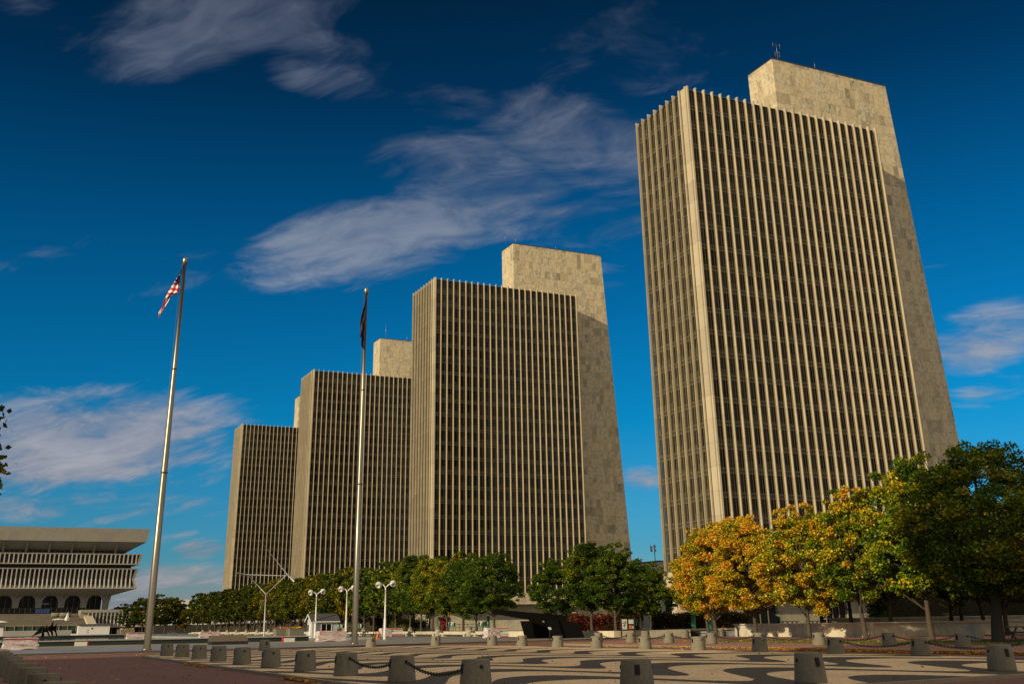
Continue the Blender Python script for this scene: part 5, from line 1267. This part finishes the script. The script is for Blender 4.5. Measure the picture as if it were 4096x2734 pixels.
# ------------------------------------------------------------------ fallen leaves
rng = np.random.default_rng(9)
n = 11000
yv = np.where(rng.uniform(0, 1, n) < .6, rng.normal(47, 6, n), rng.uniform(32, 76, n)); xv = 43.0-np.abs(rng.normal(size=n))*.22-.03; dens = rng.uniform(0, 1, n) < np.clip(1.15-np.abs(yv-46)/24, .1, 1); P = np.stack([xv, yv, .015+rng.uniform(0, .13, n)*np.exp(-(43-xv)*4)], 1)[dens]
n2 = 1700; Q = np.stack([rng.uniform(2.5, 61, n2), rng.uniform(24, 92, n2), np.full(n2, .02)], 1); inside = (Q[:, 0] > 10.3) & (Q[:, 0] < 38.1) & (Q[:, 1] > 23) & (Q[:, 1] < 84); Q[inside, 2] = .115
keep = rng.uniform(0, 1, n2) < np.where(inside, .35, 1); Q[(Q[:, 0] > 43.2), 2] = .15; Q = Q[keep]
n3 = 700; cx_ = rng.choice([33, 37, 38.5, 55, 58], n3); K = np.stack([10.1-np.abs(rng.normal(size=n3))*.12, cx_+rng.normal(size=n3)*.6, .01+rng.uniform(0, .06, n3)], 1)
n4 = 1500; Gq = np.stack([rng.uniform(50, 62, n4), rng.uniform(45, 82, n4), np.full(n4, .155)], 1)
P = np.concatenate([P, Q, K, Gq]); n = len(P)
V = leaf_arrays(P, n, rng, .135, 0, .75); V[:, :, 2] = P[:, None, 2]+(V[:, :, 2]-P[:, None, 2])*.45+.014
o = link('fallen_leaves', leaf_mesh('fallen_leaves', V, rng.uniform(0, 1, n), rng.uniform(0, 1, n), M_fallen)); o.color = (.5, .8, 1, 1); tag(o, 'yellow and brown fallen leaves along the kerbs', 'leaves', kind='stuff')

# ------------------------------------------------------------------ person behind the parapet
q = OY(3751, 2470, 97.5)
r = thing('person', (q.x, 97.5, .62), 'person in white shirt and dark cap, head bowed, behind the bright parapet', 'person', rz=R_(20))
def skin(name, verts, edges, m, parent, sub=2):
    me = bpy.data.meshes.new(name); me.from_pydata([v_[:3] for v_ in verts], edges, []); o = link(name, me, parent)
    md = o.modifiers.new('skin', 'SKIN'); 
    for i, v_ in enumerate(verts): me.skin_vertices[0].data[i].radius = (v_[3], v_[4] if len(v_) > 4 else v_[3])
    me.skin_vertices[0].data[0].use_root = True
    o.modifiers.new('sub', 'SUBSURF').levels = sub; o.modifiers['sub'].render_levels = sub; me.materials.append(m); return o
def skin_obj(name, verts, edges, m, parent):
    me = bpy.data.meshes.new(name); me.from_pydata([v_[:3] for v_ in verts], edges, []); o = link(name, me, parent)
    md = o.modifiers.new('skin', 'SKIN')
    if not me.skin_vertices: me.attributes
    try:
        sv = me.skin_vertices[0].data
        for i, v_ in enumerate(verts): sv[i].radius = (v_[3], v_[3]*(v_[4] if len(v_) > 4 else 1))
        sv[0].use_root = True
    except Exception as ex: print('skin', ex)
    s_ = o.modifiers.new('sub', 'SUBSURF'); s_.levels = 2; s_.render_levels = 2; me.materials.append(m); return o
bv = [(0, 0, .92, .14), (0, .01, 1.15, .13), (0, 0, 1.36, .15), (.02, -.04, 1.48, .06), (.05, -.10, 1.58, .085), (.06, -.12, 1.68, .09), (-.10, 0, .85, .10), (-.11, 0, .48, .065), (-.11, .03, .08, .045), (-.11, -.14, .04, .04), (.10, 0, .85, .10), (.11, 0, .48, .065), (.11, .03, .08, .045), (.11, -.14, .04, .04),
      (-.19, 0, 1.38, .06), (-.25, .0, 1.12, .045), (-.12, -.22, 1.05, .035), (-.04, -.30, 1.10, .035), (.20, 0, 1.38, .06), (.26, 0, 1.12, .045), (.16, -.22, 1.05, .035), (.06, -.30, 1.12, .035)]
be = [(0, 1), (1, 2), (2, 3), (3, 4), (4, 5), (0, 6), (6, 7), (7, 8), (8, 9), (0, 10), (10, 11), (11, 12), (12, 13), (2, 14), (14, 15), (15, 16), (16, 17), (2, 18), (18, 19), (19, 20), (20, 21)]
skin_obj('body', bv, be, M_skin, r)
sv_ = [(0, 0, .88, .165), (0, .01, 1.12, .155), (0, 0, 1.38, .17), (-.19, 0, 1.40, .075), (-.25, 0, 1.14, .062), (-.16, -.16, 1.07, .05), (.20, 0, 1.40, .075), (.26, 0, 1.14, .062), (.19, -.16, 1.07, .05)]
skin_obj('shirt', sv_, [(0, 1), (1, 2), (2, 3), (3, 4), (4, 5), (2, 6), (6, 7), (7, 8)], M_cloth, r)
b = MB(); b.lathe([(.115, 0), (.12, .05), (.10, .11), (.04, .14)], (.06, -.12, 1.66), M_dark, 14); b.box(-.02, -.33, 1.65, .14, -.2, 1.675, M_dark); b.build('cap', r)
skin_obj('trousers', [(0, 0, .93, .15), (-.10, 0, .82, .115), (-.11, 0, .48, .085), (-.11, .03, .10, .07), (.10, 0, .82, .115), (.11, 0, .48, .085), (.11, .03, .10, .07)], [(0, 1), (1, 2), (2, 3), (0, 4), (4, 5), (5, 6)], M_dark, r)
